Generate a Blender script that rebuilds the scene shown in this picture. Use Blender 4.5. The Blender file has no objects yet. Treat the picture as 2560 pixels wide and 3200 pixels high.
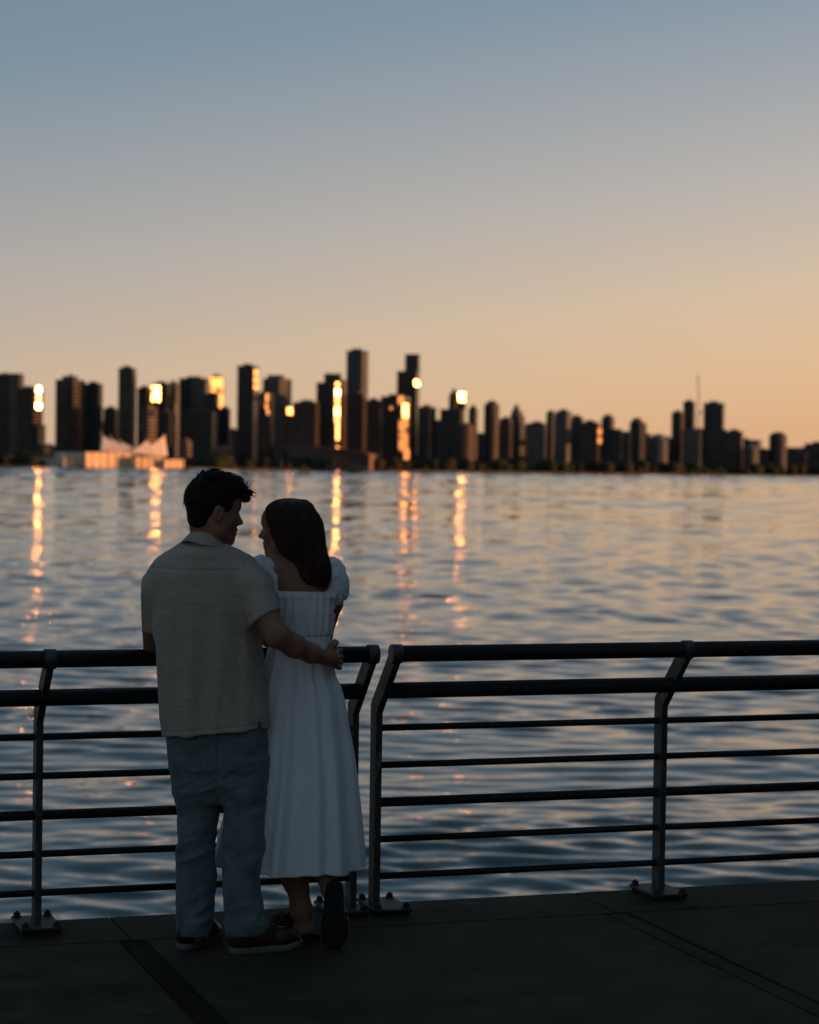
import bpy, bmesh, math, random
import numpy as np
from mathutils import Vector, Matrix

S = bpy.context.scene
C = S.collection
PI = math.pi

# ------------------------------------------------------------------ camera
F_MM, CAM_H, PITCH, ROLL = 65.0, 1.763, math.radians(1.175), math.radians(0.773)
FULL_W, FULL_H = 2560.0, 3200.0
FPX = FULL_W * F_MM / 24.0
c_f = Vector((0, math.cos(PITCH), -math.sin(PITCH)))
c_u0 = Vector((0, math.sin(PITCH), math.cos(PITCH)))
c_r0 = Vector((1, 0, 0))
c_r = c_r0 * math.cos(ROLL) + c_u0 * math.sin(ROLL)
c_u = -c_r0 * math.sin(ROLL) + c_u0 * math.cos(ROLL)
cam_d = bpy.data.cameras.new('camera')
cam = bpy.data.objects.new('camera', cam_d)
C.objects.link(cam)
cam.matrix_world = Matrix(((c_r.x, c_u.x, -c_f.x, 0), (c_r.y, c_u.y, -c_f.y, 0), (c_r.z, c_u.z, -c_f.z, CAM_H), (0, 0, 0, 1)))
cam_d.sensor_fit = 'VERTICAL'
cam_d.sensor_height = 30.0
cam_d.sensor_width = 24.0
cam_d.lens = F_MM
cam_d.clip_end = 60000
cam_d.dof.use_dof = True
cam_d.dof.focus_distance = 8.1
cam_d.dof.aperture_fstop = 3.0
S.camera = cam

# ------------------------------------------------------------------ sky and sun
SUN_EL, SUN_AZ = math.radians(1.35), math.radians(82)       # azimuth: from straight behind the camera towards its right
to_sun = Vector((math.sin(SUN_AZ) * math.cos(SUN_EL), -math.cos(SUN_AZ) * math.cos(SUN_EL), math.sin(SUN_EL)))
world = bpy.data.worlds.new('World')
S.world = world
world.use_nodes = True
wn, wl = world.node_tree.nodes, world.node_tree.links
for n in list(wn):
    wn.remove(n)
w_out = wn.new('ShaderNodeOutputWorld')
w_bg = wn.new('ShaderNodeBackground')
w_sky = wn.new('ShaderNodeTexSky')
w_sky.sky_type = 'NISHITA'
w_sky.sun_disc = False
w_sky.sun_elevation = SUN_EL
w_sky.sun_rotation = PI - SUN_AZ
w_sky.air_density = 1.0
w_sky.dust_density = 1.5
w_sky.ozone_density = 1.5
def w_math(op, x, y=None):
    n = wn.new('ShaderNodeMath'); n.operation = op
    for i, v in enumerate((x, y)):
        if v is None: continue
        if isinstance(v, (int, float)): n.inputs[i].default_value = v
        else: wl.new(v, n.inputs[i])
    return n.outputs[0]
# clear evening sky: peach at the horizon to grey blue above, brighter and warmer towards the sun's side, plus the physical sky's own glow
w_tc = wn.new('ShaderNodeTexCoord'); w_sep = wn.new('ShaderNodeSeparateXYZ')
wl.new(w_tc.outputs['Generated'], w_sep.inputs[0])
w_dot = wn.new('ShaderNodeVectorMath'); w_dot.operation = 'DOT_PRODUCT'
wl.new(w_tc.outputs['Generated'], w_dot.inputs[0]); w_dot.inputs[1].default_value = (to_sun.x, to_sun.y, 0)
q_ = w_math('ADD', w_dot.outputs['Value'], 0.13)
z_ = w_math('MAXIMUM', w_math('SUBTRACT', w_sep.outputs['Z'], w_math('MULTIPLY', q_, 0.14)), 0.0)
t_ = w_math('SQRT', z_)
w_rp = wn.new('ShaderNodeValToRGB')
STOPS = [(0.0, (.71, .42, .23)), (.093, (.715, .447, .258)), (.172, (.705, .478, .30)), (.242, (.645, .485, .352)), (.325, (.465, .423, .395)),
         (.448, (.195, .272, .355)), (.585, (.092, .164, .235)), (.84, (.083, .142, .205)), (1.0, (.08, .138, .20))]
el_ = w_rp.color_ramp.elements
while len(el_) < len(STOPS): el_.new(0.5)
for e_, (p_, c_) in zip(el_, STOPS):
    e_.position = p_; e_.color = (*c_, 1)
wl.new(t_, w_rp.inputs[0])
gain = w_math('POWER', 2.718, w_math('MULTIPLY', q_, 0.26))
w_mul = wn.new('ShaderNodeVectorMath'); w_mul.operation = 'SCALE'
wl.new(w_rp.outputs[0], w_mul.inputs[0]); wl.new(gain, w_mul.inputs['Scale'])
w_nis = wn.new('ShaderNodeVectorMath'); w_nis.operation = 'SCALE'
wl.new(w_sky.outputs[0], w_nis.inputs[0]); w_nis.inputs['Scale'].default_value = 0.05
w_add = wn.new('ShaderNodeVectorMath'); w_add.operation = 'ADD'
wl.new(w_mul.outputs[0], w_add.inputs[0]); wl.new(w_nis.outputs[0], w_add.inputs[1])
w_bg.inputs['Strength'].default_value = 0.95
wl.new(w_add.outputs[0], w_bg.inputs['Color'])
wl.new(w_bg.outputs[0], w_out.inputs[0])
sun_d = bpy.data.lights.new('sun', 'SUN')
sun_d.energy = 5.0
sun_d.angle = math.radians(0.53)
sun_d.color = (1.0, 0.40, 0.13)
sun = bpy.data.objects.new('sun', sun_d)
C.objects.link(sun)
sun.rotation_euler = to_sun.to_track_quat('Z', 'Y').to_euler()
sun.location = (40, 0, 30)
S.view_settings.view_transform = 'Standard'
S.view_settings.look = 'None'
S.view_settings.exposure = 0.0
S.view_settings.gamma = 1.0
S.view_settings.use_curve_mapping = False
S.render.engine = 'CYCLES'
S.cycles.use_denoising = True
S.cycles.max_bounces = 6
S.cycles.sample_clamp_indirect = 30
S.cycles.sample_clamp_direct = 0
S.cycles.blur_glossy = 0.3

# ------------------------------------------------------------------ helpers
def tag(o, label=None, cat=None, group=None, kind=None):
    if label: o['label'] = label
    if cat: o['category'] = cat
    if group: o['group'] = group
    if kind: o['kind'] = kind
    return o

def empty(name, loc=(0, 0, 0), rz=0.0, parent=None):
    o = bpy.data.objects.new(name, None)
    C.objects.link(o)
    o.location = loc
    o.rotation_euler = (0, 0, rz)
    o.empty_display_size = 0.1
    if parent: o.parent = parent
    return o

def link_mesh(name, me, mats, parent=None, smooth=False):
    o = bpy.data.objects.new(name, me)
    C.objects.link(o)
    for m in (mats if isinstance(mats, (list, tuple)) else [mats]):
        me.materials.append(m)
    if smooth:
        me.polygons.foreach_set('use_smooth', [True] * len(me.polygons))
    if parent:
        o.parent = parent
    return o

def from_np(name, verts, faces, mats, parent=None, smooth=True):
    me = bpy.data.meshes.new(name)
    v = np.asarray(verts, np.float32)
    f = np.asarray(faces, np.int32)
    n, k = f.shape
    me.vertices.add(len(v)); me.vertices.foreach_set('co', v.ravel())
    me.loops.add(n * k); me.loops.foreach_set('vertex_index', f.ravel())
    me.polygons.add(n); me.polygons.foreach_set('loop_start', np.arange(0, n * k, k, dtype=np.int32))
    me.update(calc_edges=True)
    me.validate()
    return link_mesh(name, me, mats, parent, smooth)

def from_bm(name, bm, mats, parent=None, smooth=False, bevel=0.0):
    if bevel:
        bmesh.ops.bevel(bm, geom=list(bm.edges), offset=bevel, segments=2, affect='EDGES', clamp_overlap=True)
    bmesh.ops.recalc_face_normals(bm, faces=bm.faces)
    me = bpy.data.meshes.new(name)
    bm.to_mesh(me); bm.free()
    return link_mesh(name, me, mats, parent, smooth)

def bm_box(bm, x0, x1, y0, y1, z0, z1, M=None):
    vs = [bm.verts.new((x, y, z)) for x in (x0, x1) for y in (y0, y1) for z in (z0, z1)]
    if M is not None:
        for v in vs: v.co = M @ v.co
    for q in ((0, 1, 3, 2), (4, 6, 7, 5), (0, 4, 5, 1), (2, 3, 7, 6), (0, 2, 6, 4), (1, 5, 7, 3)):
        bm.faces.new([vs[i] for i in q])
    return vs

def bm_prism(bm, pts, z0, z1, M=None):
    a = [bm.verts.new((p[0], p[1], z0)) for p in pts]
    b = [bm.verts.new((p[0], p[1], z1)) for p in pts]
    if M is not None:
        for v in a + b: v.co = M @ v.co
    n = len(pts)
    bm.faces.new(a[::-1]); bm.faces.new(b)
    for i in range(n):
        bm.faces.new((a[i], a[(i + 1) % n], b[(i + 1) % n], b[i]))

def bm_tube(bm, p0, p1, r0, r1=None, seg=12, caps=True):
    p0, p1 = Vector(p0), Vector(p1)
    r1 = r0 if r1 is None else r1
    d = (p1 - p0).normalized()
    a = d.orthogonal().normalized(); b = d.cross(a)
    A, B = [], []
    for i in range(seg):
        t = 2 * PI * i / seg
        n = a * math.cos(t) + b * math.sin(t)
        A.append(bm.verts.new(p0 + n * r0)); B.append(bm.verts.new(p1 + n * r1))
    for i in range(seg):
        bm.faces.new((A[i], A[(i + 1) % seg], B[(i + 1) % seg], B[i]))
    if caps:
        bm.faces.new(A[::-1]); bm.faces.new(B)

def mat(name, base, rough=0.6, spec=0.5, metal=0.0, var=0.0, vscale=8.0, bump=0.0, bscale=40.0, bdist=0.01, stretch=(1, 1, 1), detail=4.0, dark=None):
    m = bpy.data.materials.new(name)
    m.use_nodes = True
    nt = m.node_tree; N, L = nt.nodes, nt.links
    p = N['Principled BSDF']
    p.inputs['Base Color'].default_value = (*base, 1)
    p.inputs['Roughness'].default_value = rough
    p.inputs['Specular IOR Level'].default_value = spec
    p.inputs['Metallic'].default_value = metal
    if var or bump:
        tc = N.new('ShaderNodeTexCoord'); mp = N.new('ShaderNodeMapping')
        mp.inputs['Scale'].default_value = stretch
        L.new(tc.outputs['Object'], mp.inputs[0])
    if var:
        nz = N.new('ShaderNodeTexNoise'); nz.inputs['Scale'].default_value = vscale; nz.inputs['Detail'].default_value = detail
        L.new(mp.outputs[0], nz.inputs['Vector'])
        rp = N.new('ShaderNodeValToRGB')
        d = dark or tuple(c * (1 - var) for c in base)
        rp.color_ramp.elements[0].position = 0.3; rp.color_ramp.elements[0].color = (*d, 1)
        rp.color_ramp.elements[1].position = 0.7; rp.color_ramp.elements[1].color = (*[min(1, c * (1 + var * .6)) for c in base], 1)
        L.new(nz.outputs['Fac'], rp.inputs[0]); L.new(rp.outputs[0], p.inputs['Base Color'])
    if bump:
        nb = N.new('ShaderNodeTexNoise'); nb.inputs['Scale'].default_value = bscale; nb.inputs['Detail'].default_value = detail
        L.new(mp.outputs[0], nb.inputs['Vector'])
        bp = N.new('ShaderNodeBump'); bp.inputs['Strength'].default_value = bump; bp.inputs['Distance'].default_value = bdist
        L.new(nb.outputs['Fac'], bp.inputs['Height']); L.new(bp.outputs[0], p.inputs['Normal'])
    return m

def chips(m, colour, scale, thr, soft=0.03, coord='Object', stretch=(1, 1, 1)):
    """worn spots: patches of another colour where a noise passes a threshold"""
    N, L = m.node_tree.nodes, m.node_tree.links; p = N['Principled BSDF']
    tc = N.new('ShaderNodeTexCoord'); mp = N.new('ShaderNodeMapping'); mp.inputs['Scale'].default_value = stretch
    nz = N.new('ShaderNodeTexNoise'); nz.inputs['Scale'].default_value = scale; nz.inputs['Detail'].default_value = 6
    L.new(tc.outputs[coord], mp.inputs[0]); L.new(mp.outputs[0], nz.inputs['Vector'])
    mr = N.new('ShaderNodeMapRange'); mr.inputs['From Min'].default_value = thr; mr.inputs['From Max'].default_value = thr + soft
    L.new(nz.outputs['Fac'], mr.inputs['Value'])
    mx = N.new('ShaderNodeMix'); mx.data_type = 'RGBA'
    L.new(mr.outputs[0], mx.inputs['Factor'])
    src = p.inputs['Base Color'].links[0].from_socket if p.inputs['Base Color'].links else None
    if src: L.new(src, mx.inputs['A'])
    else: mx.inputs['A'].default_value = p.inputs['Base Color'].default_value
    mx.inputs['B'].default_value = (*colour, 1)
    L.new(mx.outputs['Result'], p.inputs['Base Color'])
    return m
K = FULL_W / 1725.0
def ray(xd, yd):
    d = c_f + c_r * ((xd * K - FULL_W / 2) / FPX) - c_u * ((yd * K - FULL_H / 2) / FPX)
    return d / d.y
def W(xd, yd, Y):
    """a point of the place: a viewing direction measured in the photograph, taken at its real distance Y (metres)"""
    return Vector((0, 0, CAM_H)) + ray(xd, yd) * Y
_rt = np.random.RandomState(5).rand(32, 32, 32).astype(np.float32) * 2 - 1
def vnoise(P, sc=(1, 1, 1), seed=0):
    q = P / np.array(sc) + seed * 7.31
    i = np.floor(q).astype(int); f = q - i; f = f * f * (3 - 2 * f)
    r = 0
    for dx in (0, 1):
        for dy in (0, 1):
            for dz in (0, 1):
                w = (f[:, 0] if dx else 1 - f[:, 0]) * (f[:, 1] if dy else 1 - f[:, 1]) * (f[:, 2] if dz else 1 - f[:, 2])
                r = r + w * _rt[(i[:, 0] + dx) % 32, (i[:, 1] + dy) % 32, (i[:, 2] + dz) % 32]
    return r
# ------------------------------------------------------------------ water and land
WATER_Z = -4.0
def water_material():
    m = bpy.data.materials.new('harbour_water'); m.use_nodes = True
    N, L = m.node_tree.nodes, m.node_tree.links
    p = N['Principled BSDF']
    p.inputs['Base Color'].default_value = (0.006, 0.022, 0.022, 1)
    p.inputs['Roughness'].default_value = 0.035
    p.inputs['IOR'].default_value = 1.34
    geo = N.new('ShaderNodeNewGeometry'); mp = N.new('ShaderNodeMapping'); mp.inputs['Scale'].default_value = (0.6, 1, 1)
    nz = N.new('ShaderNodeTexNoise'); nz.noise_dimensions = '2D'; nz.inputs['Scale'].default_value = 2.2; nz.inputs['Detail'].default_value = 2.0
    L.new(geo.outputs['Position'], mp.inputs[0]); L.new(mp.outputs[0], nz.inputs['Vector'])
    sp = N.new('ShaderNodeSeparateXYZ'); L.new(geo.outputs['Position'], sp.inputs[0])
    mr = N.new('ShaderNodeMapRange'); mr.inputs['From Min'].default_value = 25; mr.inputs['From Max'].default_value = 160; mr.inputs['To Min'].default_value = 1.0; mr.inputs['To Max'].default_value = 0.12
    L.new(sp.outputs['Y'], mr.inputs['Value'])
    bp = N.new('ShaderNodeBump'); bp.inputs['Distance'].default_value = 0.013; L.new(mr.outputs[0], bp.inputs['Strength'])   # fine chop, lost in the mesh with distance
    L.new(nz.outputs['Fac'], bp.inputs['Height']); L.new(bp.outputs[0], p.inputs['Normal'])
    return m
M_water = water_material()
def wave_sheet():
    """smooth wind waves; the mesh and the shortest wave it carries get coarser with distance from the quay"""
    rng = np.random.RandomState(21)
    ratio = 0.0044; ny = int(math.log(2075 / 10.0) / ratio)
    yy = 10.0 * np.exp(ratio * np.arange(ny + 1)); nx = 600
    t = np.linspace(-1, 1, nx + 1); t = .75 * t + .25 * t ** 3
    X = (0.30 * yy + 9.0)[:, None] * t[None, :]; Yg = np.repeat(yy[:, None], nx + 1, 1)
    cell = (ratio * yy)
    Zg = np.zeros_like(X)
    for i in range(150):
        lam = 0.38 * (90 / 0.38) ** rng.rand()
        a = rng.normal(0, .42) + .12; kx, ky = 2 * PI / lam * math.sin(a), 2 * PI / lam * math.cos(a)
        x = np.log2(lam / (cell * 2.9))                       # octaves above what the mesh can carry
        span = 1.5 + 1.25 * np.exp(-np.maximum(yy - 25, 0) / 55.0)
        w = np.clip((x + .1) / .6, 0, 1) * np.clip((span - x) / 1.2, 0, 1) * (1.0 + .35 * (3.2 - span))
        amp = WAVE_SLOPE * lam / (2 * PI)
        Zg += (w * amp)[:, None] * np.sin(kx * X + ky * Yg + rng.uniform(0, 2 * PI))
    # gusts: calmer and rougher patches
    Pn = np.stack([X.ravel(), Yg.ravel(), 0 * X.ravel()], 1)
    g = .78 + .55 * vnoise(Pn, (7, 5, 1), 3) + .55 * vnoise(Pn, (24, 17, 1), 4) + .6 * vnoise(Pn, (90, 60, 1), 5) + .5 * vnoise(Pn, (300, 260, 1), 6)
    g = np.clip(g, .22, 2.2).reshape(X.shape)
    for lam, a, sl in ((11.0, .1, .020), (7.3, -.35, .018), (17.0, .4, .014)):      # low swell under the chop
        k = 2 * PI / lam; Zg += sl / k * np.sin(k * math.sin(a) * X + k * math.cos(a) * Yg + 1.7 * lam) * (np.clip((.14 * lam / cell - .5), 0, 1) * np.exp(-np.maximum(yy - 30, 0) / 40.0))[:, None] / np.maximum(g, .6)
    g = g + .9 * np.clip((Yg - 350) / 900, 0, 1)
    Zg *= (1.0 + .9 * np.exp(-Yg / 36.0)) * g * np.clip((2070 - Yg) / 60, 0, 1)
    V = np.stack([X.ravel(), Yg.ravel(), (Zg + WATER_Z).ravel()], 1)
    i = np.arange((ny) * (nx + 1)).reshape(ny, nx + 1)[:, :-1].ravel()
    Fq = np.stack([i, i + 1, i + nx + 2, i + nx + 1], 1)
    return from_np('water', V, Fq, M_water)
WAVE_SLOPE = 0.0145
w_near = tag(wave_sheet(), kind='structure')
bm = bmesh.new()
vs = [bm.verts.new(p) for p in ((-30000, -40, WATER_Z - .6), (30000, -40, WATER_Z - .6), (30000, 40000, WATER_Z - .6), (-30000, 40000, WATER_Z - .6))]
bm.faces.new(vs)
tag(from_bm('open_water', bm, M_water), kind='structure')
# wooded mountains behind the viewer: they close the low northern sky
def mountains():
    nx, ny = 120, 24
    V = []
    for j in range(ny + 1):
        for i in range(nx + 1):
            x = -15000 + 24000 * i / nx; y = -2500 - 7000 * j / ny
            P = np.array([[x, y, 0.0]])
            r = 1100 * (1 - abs(j / ny - .55) / .6) * (1 - max(0, (x - 1500) / 7500) ** 1.0) * (.75 + .25 * float(vnoise(P, (2600, 2600, 1), 3)[0])) + 120 * float(vnoise(P, (900, 900, 1), 4)[0])
            V.append((x, y, max(-2, r) if 0 < j < ny and 0 < i < nx else -5))
    Fq = [(j * (nx + 1) + i, j * (nx + 1) + i + 1, (j + 1) * (nx + 1) + i + 1, (j + 1) * (nx + 1) + i) for j in range(ny) for i in range(nx)]
    M = mat('mountain_forest', (0.025, 0.032, 0.025), 0.95, 0.1, var=.4, vscale=.002)
    return tag(from_np('mountains', V, Fq, M), kind='structure')
M_land = mat('shore_ground', (0.06, 0.055, 0.045), 0.9, var=0.4, vscale=0.02)
def shore_y(x):          # the far shore recedes towards the right
    return 2050 + 0.55 * (x + 360) if x > -360 else 2050
bm = bmesh.new()
top, bot = [], []
xs = [-30000, -1500] + list(range(-700, 900, 40)) + [1500, 30000]
rnd = random.Random(4)
front = [(x, shore_y(max(-700, min(x, 900))) + rnd.uniform(-6, 6)) for x in xs]
a = [bm.verts.new((x, y, WATER_Z - 2)) for x, y in front]
b = [bm.verts.new((x, y, WATER_Z + 2.2)) for x, y in front]
c = [bm.verts.new((x, 45000, WATER_Z + 2.6)) for x, y in front]
for i in range(len(xs) - 1):
    bm.faces.new((a[i], a[i + 1], b[i + 1], b[i])); bm.faces.new((b[i], b[i + 1], c[i + 1], c[i]))
tag(from_bm('far_shore', bm, M_land), kind='structure')
LAND_Z = WATER_Z + 2.2

# ------------------------------------------------------------------ quay deck (fence coordinates: s along the railing, b towards the viewer)
FA, FD = math.radians(18.725), 8.809
def fp(s, b, z=0.0):
    return Vector((s * math.cos(FA) + b * math.sin(FA), FD + s * math.sin(FA) - b * math.cos(FA), z))
FM = Matrix.Translation((0, FD, 0)) @ Matrix.Rotation(FA, 4, 'Z') @ Matrix.Scale(-1, 4, (0, 1, 0))   # (s, b, z) -> world

def ground_mat(name, base, r=0.85):
    m = mat(name, base, r, 0.10, var=0.45, vscale=3.0, bump=0.5, bscale=160, bdist=0.004, detail=6)
    chips(m, tuple(c * 2.2 for c in base), 260, .60, .05); chips(m, tuple(c * .35 for c in base), 150, .62, .06); chips(m, tuple(c * .55 for c in base), 1.6, .56, .12); chips(m, tuple(c * 1.5 for c in base), 5.0, .62, .10)
    return m
M_slab = ground_mat('dark_concrete_slab', (0.044, 0.0335, 0.0205))
M_coping = ground_mat('edge_concrete', (0.045, 0.033, 0.020))
M_joint = mat('joint_dirt', (0.018, 0.016, 0.013), 0.95, 0.1)
M_strip = mat('worn_timber_strip', (0.018, 0.013, 0.009), 0.9, 0.06, var=0.5, vscale=30, stretch=(1, 0.05, 1), bump=0.4, bscale=60, bdist=0.003)
M_filler = ground_mat('joint_filler', (0.038, 0.029, 0.018))

bm = bmesh.new()
bm_box(bm, -16, 16, -0.105, 26, -4.6, -0.030, FM)
deck = tag(from_bm('quay_deck', bm, M_joint), kind='structure')
def piece(name, s0, s1, b0, b1, z0, z1, m, bev=0.006, jit=0.0):
    bm = bmesh.new()
    bm_box(bm, s0, s1, b0, b1, z0, z1)
    o = from_bm(name, bm, m, deck, bevel=bev)
    o.matrix_local = FM
    return o
joints = [-16] + [-1.16 + 1.95 * k for k in range(-5, 8)] + [16]
for i in range(len(joints) - 1):
    s0, s1 = joints[i] + 0.05, joints[i + 1] - 0.05
    piece('slab', s0, s1, 0.298, 9.0, -0.029, 0.0, M_slab, 0.003)
    piece('slab', s0, s1, 9.02, 26.0, -0.029, 0.0, M_slab, 0.008)
    piece('coping', s0 - 0.0485, s1 + 0.0485, -0.135, 0.2945, -0.22, 0.001, M_coping, 0.003)
for k, s in enumerate(joints[1:-1]):
    if abs(s - 0.79) < 0.05:
        piece('joint_strip', s - 0.043, s + 0.043, 0.300, 9.0, -0.029, -0.002, M_filler, 0.004)
    else:
        piece('joint_strip', s - 0.046, s + 0.046, 0.300, 9.0, -0.029, -0.004, M_strip, 0.003)

# ------------------------------------------------------------------ railing
M_paint = mat('dark_painted_steel', (0.035, 0.038, 0.038), 0.5, 0.4, var=0.35, vscale=25, bump=0.15, bscale=70, bdist=0.002)
M_post = mat('chipped_post_paint', (0.042, 0.042, 0.037), 0.6, 0.35, var=0.5, vscale=40, bump=0.25, bscale=90, bdist=0.002, stretch=(1, 1, 0.25))
M_plate = mat('galvanised_plate', (0.034, 0.034, 0.031), 0.6, 0.4, metal=0.3, var=0.4, vscale=30)
M_rail = mat('black_rail_paint', (0.010, 0.0105, 0.0105), 0.5, 0.22, var=0.3, vscale=14, bump=0.1, bscale=60, bdist=0.002)
chips(M_rail, (0.03, 0.028, 0.025), 38, .64, .02); chips(M_rail, (0.035, 0.014, 0.006), 16, .67, .03)
chips(M_post, (0.11, 0.11, 0.10), 55, .61, .02, stretch=(1, 1, .4)); chips(M_post, (0.05, 0.02, 0.009), 22, .64, .04); chips(M_plate, (0.05, 0.022, 0.01), 30, .58, .05)
M_sticker = mat('faded_sticker', (0.16, 0.155, 0.14), 0.8, 0.2, var=0.7, vscale=60)

def post_profile():
    w = 0.0375
    zk = 0.805; ca = math.radians(45)
    m = w * math.tan(ca / 2)
    bx, bz = 0.239, 1.04
    dx, dz = math.sin(ca), math.cos(ca)
    pts = [(-w, 0.0), (w, 0.0), (w, zk - m)]
    e = (bx + w * dz, bz - w * dx)
    pts.append(e)
    for i in range(1, 8):
        t = math.radians(-45 + 180 * i / 8)
        pts.append((bx + w * math.cos(t), bz + w * math.sin(t)))
    pts += [(bx - w * dz, bz + w * dx), (-w, zk + m)]
    return pts
def shared(name, bm, m, bevel=0, smooth=False):
    if bevel: bmesh.ops.bevel(bm, geom=list(bm.edges), offset=bevel, segments=1, affect='EDGES', clamp_overlap=True)
    bmesh.ops.recalc_face_normals(bm, faces=bm.faces)
    me = bpy.data.meshes.new(name); bm.to_mesh(me); bm.free(); me.materials.append(m)
    if smooth: me.polygons.foreach_set('use_smooth', [True] * len(me.polygons))
    return me
bm = bmesh.new(); bm_prism(bm, [(p[0], p[1]) for p in post_profile()], -0.013, 0.013, Matrix(((0, 0, 1, 0), (1, 0, 0, 0), (0, 1, 0, 0), (0, 0, 0, 1))))
ME_post = shared('post', bm, M_post, 0.003)
bm = bmesh.new(); bm_box(bm, -0.078, 0.078, -0.122, 0.135, 0.016, 0.028); ME_plate = shared('base_plate', bm, M_plate, 0.003)
bm = bmesh.new()
bm_tube(bm, (0, 0, 0.028), (0, 0, 0.031), 0.019, seg=12); bm_tube(bm, (0, 0, 0.031), (0, 0, 0.045), 0.014, seg=6); bm_tube(bm, (0, 0, 0.045), (0, 0, 0.051), 0.0075, 0.005, seg=8)
ME_bolt = shared('bolt', bm, M_plate)
bm = bmesh.new(); bm_tube(bm, (-0.022, 0, 0), (0.022, 0, 0), 0.0375, seg=20); ME_collar = shared('rail_collar', bm, M_paint, 0.002, False)
def inst(name, me, parent, loc=(0, 0, 0), rz=0):
    o = bpy.data.objects.new(name, me); C.objects.link(o); o.parent = parent; o.location = loc; o.rotation_euler = (0, 0, rz); return o

RAILS = [('top_rail', 0.239, 1.04, 0.032), ('second_rail', 0.118, 0.886, 0.0315), ('rail', 0, 0.726, 0.0135), ('rail', 0, 0.578, 0.0135),
         ('rail', 0, 0.430, 0.019), ('rail', 0, 0.283, 0.0135), ('rail', 0, 0.136, 0.0135)]
def railing(name, posts, s0, s1, label, shift=(0, 0, 0)):
    root = empty(name, fp((s0 + s1) / 2, 0)); tag(root, label, 'railing')
    root.matrix_world = FM
    for i, s in enumerate(posts):
        p = inst('post', ME_post, root, (s, 0, 0))
        pl = inst('base_plate', ME_plate, p, (shift[i], 0, 0))
        for (u, v) in ((-0.058, -0.1), (0.058, -0.1), (-0.058, 0.113), (0.058, 0.113)):
            inst('bolt', ME_bolt, p, (u + shift[i], v, 0), random.random())
        inst('rail_collar', ME_collar, p, (0, 0.239, 1.04))
        bm = bmesh.new(); bm_box(bm, shift[i] - 0.070, shift[i] + 0.070, -0.112, 0.125, -0.002, 0.017); g = from_bm('grout_pad', bm, M_coping, p, bevel=0.003)
    for nm, b, z, r in RAILS:
        bm = bmesh.new(); bm_tube(bm, (s0, b, z), (s1, b, z), r, seg=20)
        from_bm(nm, bm, M_rail, root, smooth=False)
    return root
r1 = railing('railing_panel', (-2.705, -1.4646, -0.2236), -3.2, -0.2236, 'dark steel railing panel that the couple leans on, ending behind the woman', (0, 0, -.040))
r2 = railing('railing_panel', (-0.127, 1.110, 2.347), -0.127, 3.2, 'dark steel railing panel with no one at it, right of the woman', (.040, 0, 0))
st_post = [c for c in r2.children if c.name.startswith('post')][0]
bm = bmesh.new()
rr = random.Random(2)
pts = []
for i in range(18):
    t = 2 * PI * i / 18
    pts.append((0.010 * math.copysign(abs(math.cos(t)) ** 0.6, math.cos(t)) * rr.uniform(.75, 1.05), 0.036 * math.copysign(abs(math.sin(t)) ** 0.6, math.sin(t)) * rr.uniform(.9, 1.05)))
Ms = Matrix(((1, 0, 0, 0), (0, 0, 1, 0.0380), (0, 1, 0, 0.60), (0, 0, 0, 1)))
bm_prism(bm, pts, 0.0, 0.0012, Ms)
tag(from_bm('sticker', bm, M_sticker, st_post), 'torn pale sticker on the post')
for o in C.objects:
    if o.name.startswith(('rail', 'top_rail', 'second_rail')) and o.type == 'MESH':
        for pl in o.data.polygons: pl.use_smooth = len(pl.vertices) == 4
mountains()
# ------------------------------------------------------------------ unseen building on this side, added to keep the evening sun off the quay
M_brick = mat('shade_building_wall', (0.12, 0.09, 0.07), 0.8, var=0.3, vscale=0.6)
M_qglass = mat('shade_building_glass', (0.02, 0.024, 0.028), 0.12, 0.6)
def shade_building(label, x0, x1, y0, y1, h, floors):
    root = empty('shade_building', ((x0 + x1) / 2, (y0 + y1) / 2, 0)); tag(root, label, 'building')
    bm = bmesh.new(); bm_box(bm, x0, x1, y0, y1, -4.6, h); o = from_bm('wall', bm, M_brick, root); o.matrix_parent_inverse = root.matrix_world.inverted()
    o.location = (-(x0 + x1) / 2, -(y0 + y1) / 2, 0); o.matrix_parent_inverse.identity()
    bm = bmesh.new(); bm_box(bm, x0 - .4, x1 + .4, y0 - .4, y1 + .4, h, h + .5); o = from_bm('roof', bm, M_brick, root); o.location = (-(x0 + x1) / 2, -(y0 + y1) / 2, 0)
    for f in range(floors):
        z = 1.0 + f * (h / floors)
        for k in range(int((y1 - y0) / 4)):
            yy = y0 + 1 + 4 * k
            bm = bmesh.new(); bm_box(bm, x0 - .06, x0 + .02, yy, yy + 2.6, z, z + 1.9); o = from_bm('window', bm, M_qglass, root); o.location = (-(x0 + x1) / 2, -(y0 + y1) / 2, 0)
shade_building('unseen brown block added right of the promenade to shade it', 17, 48, -34, 34, 15, 3)

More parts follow.
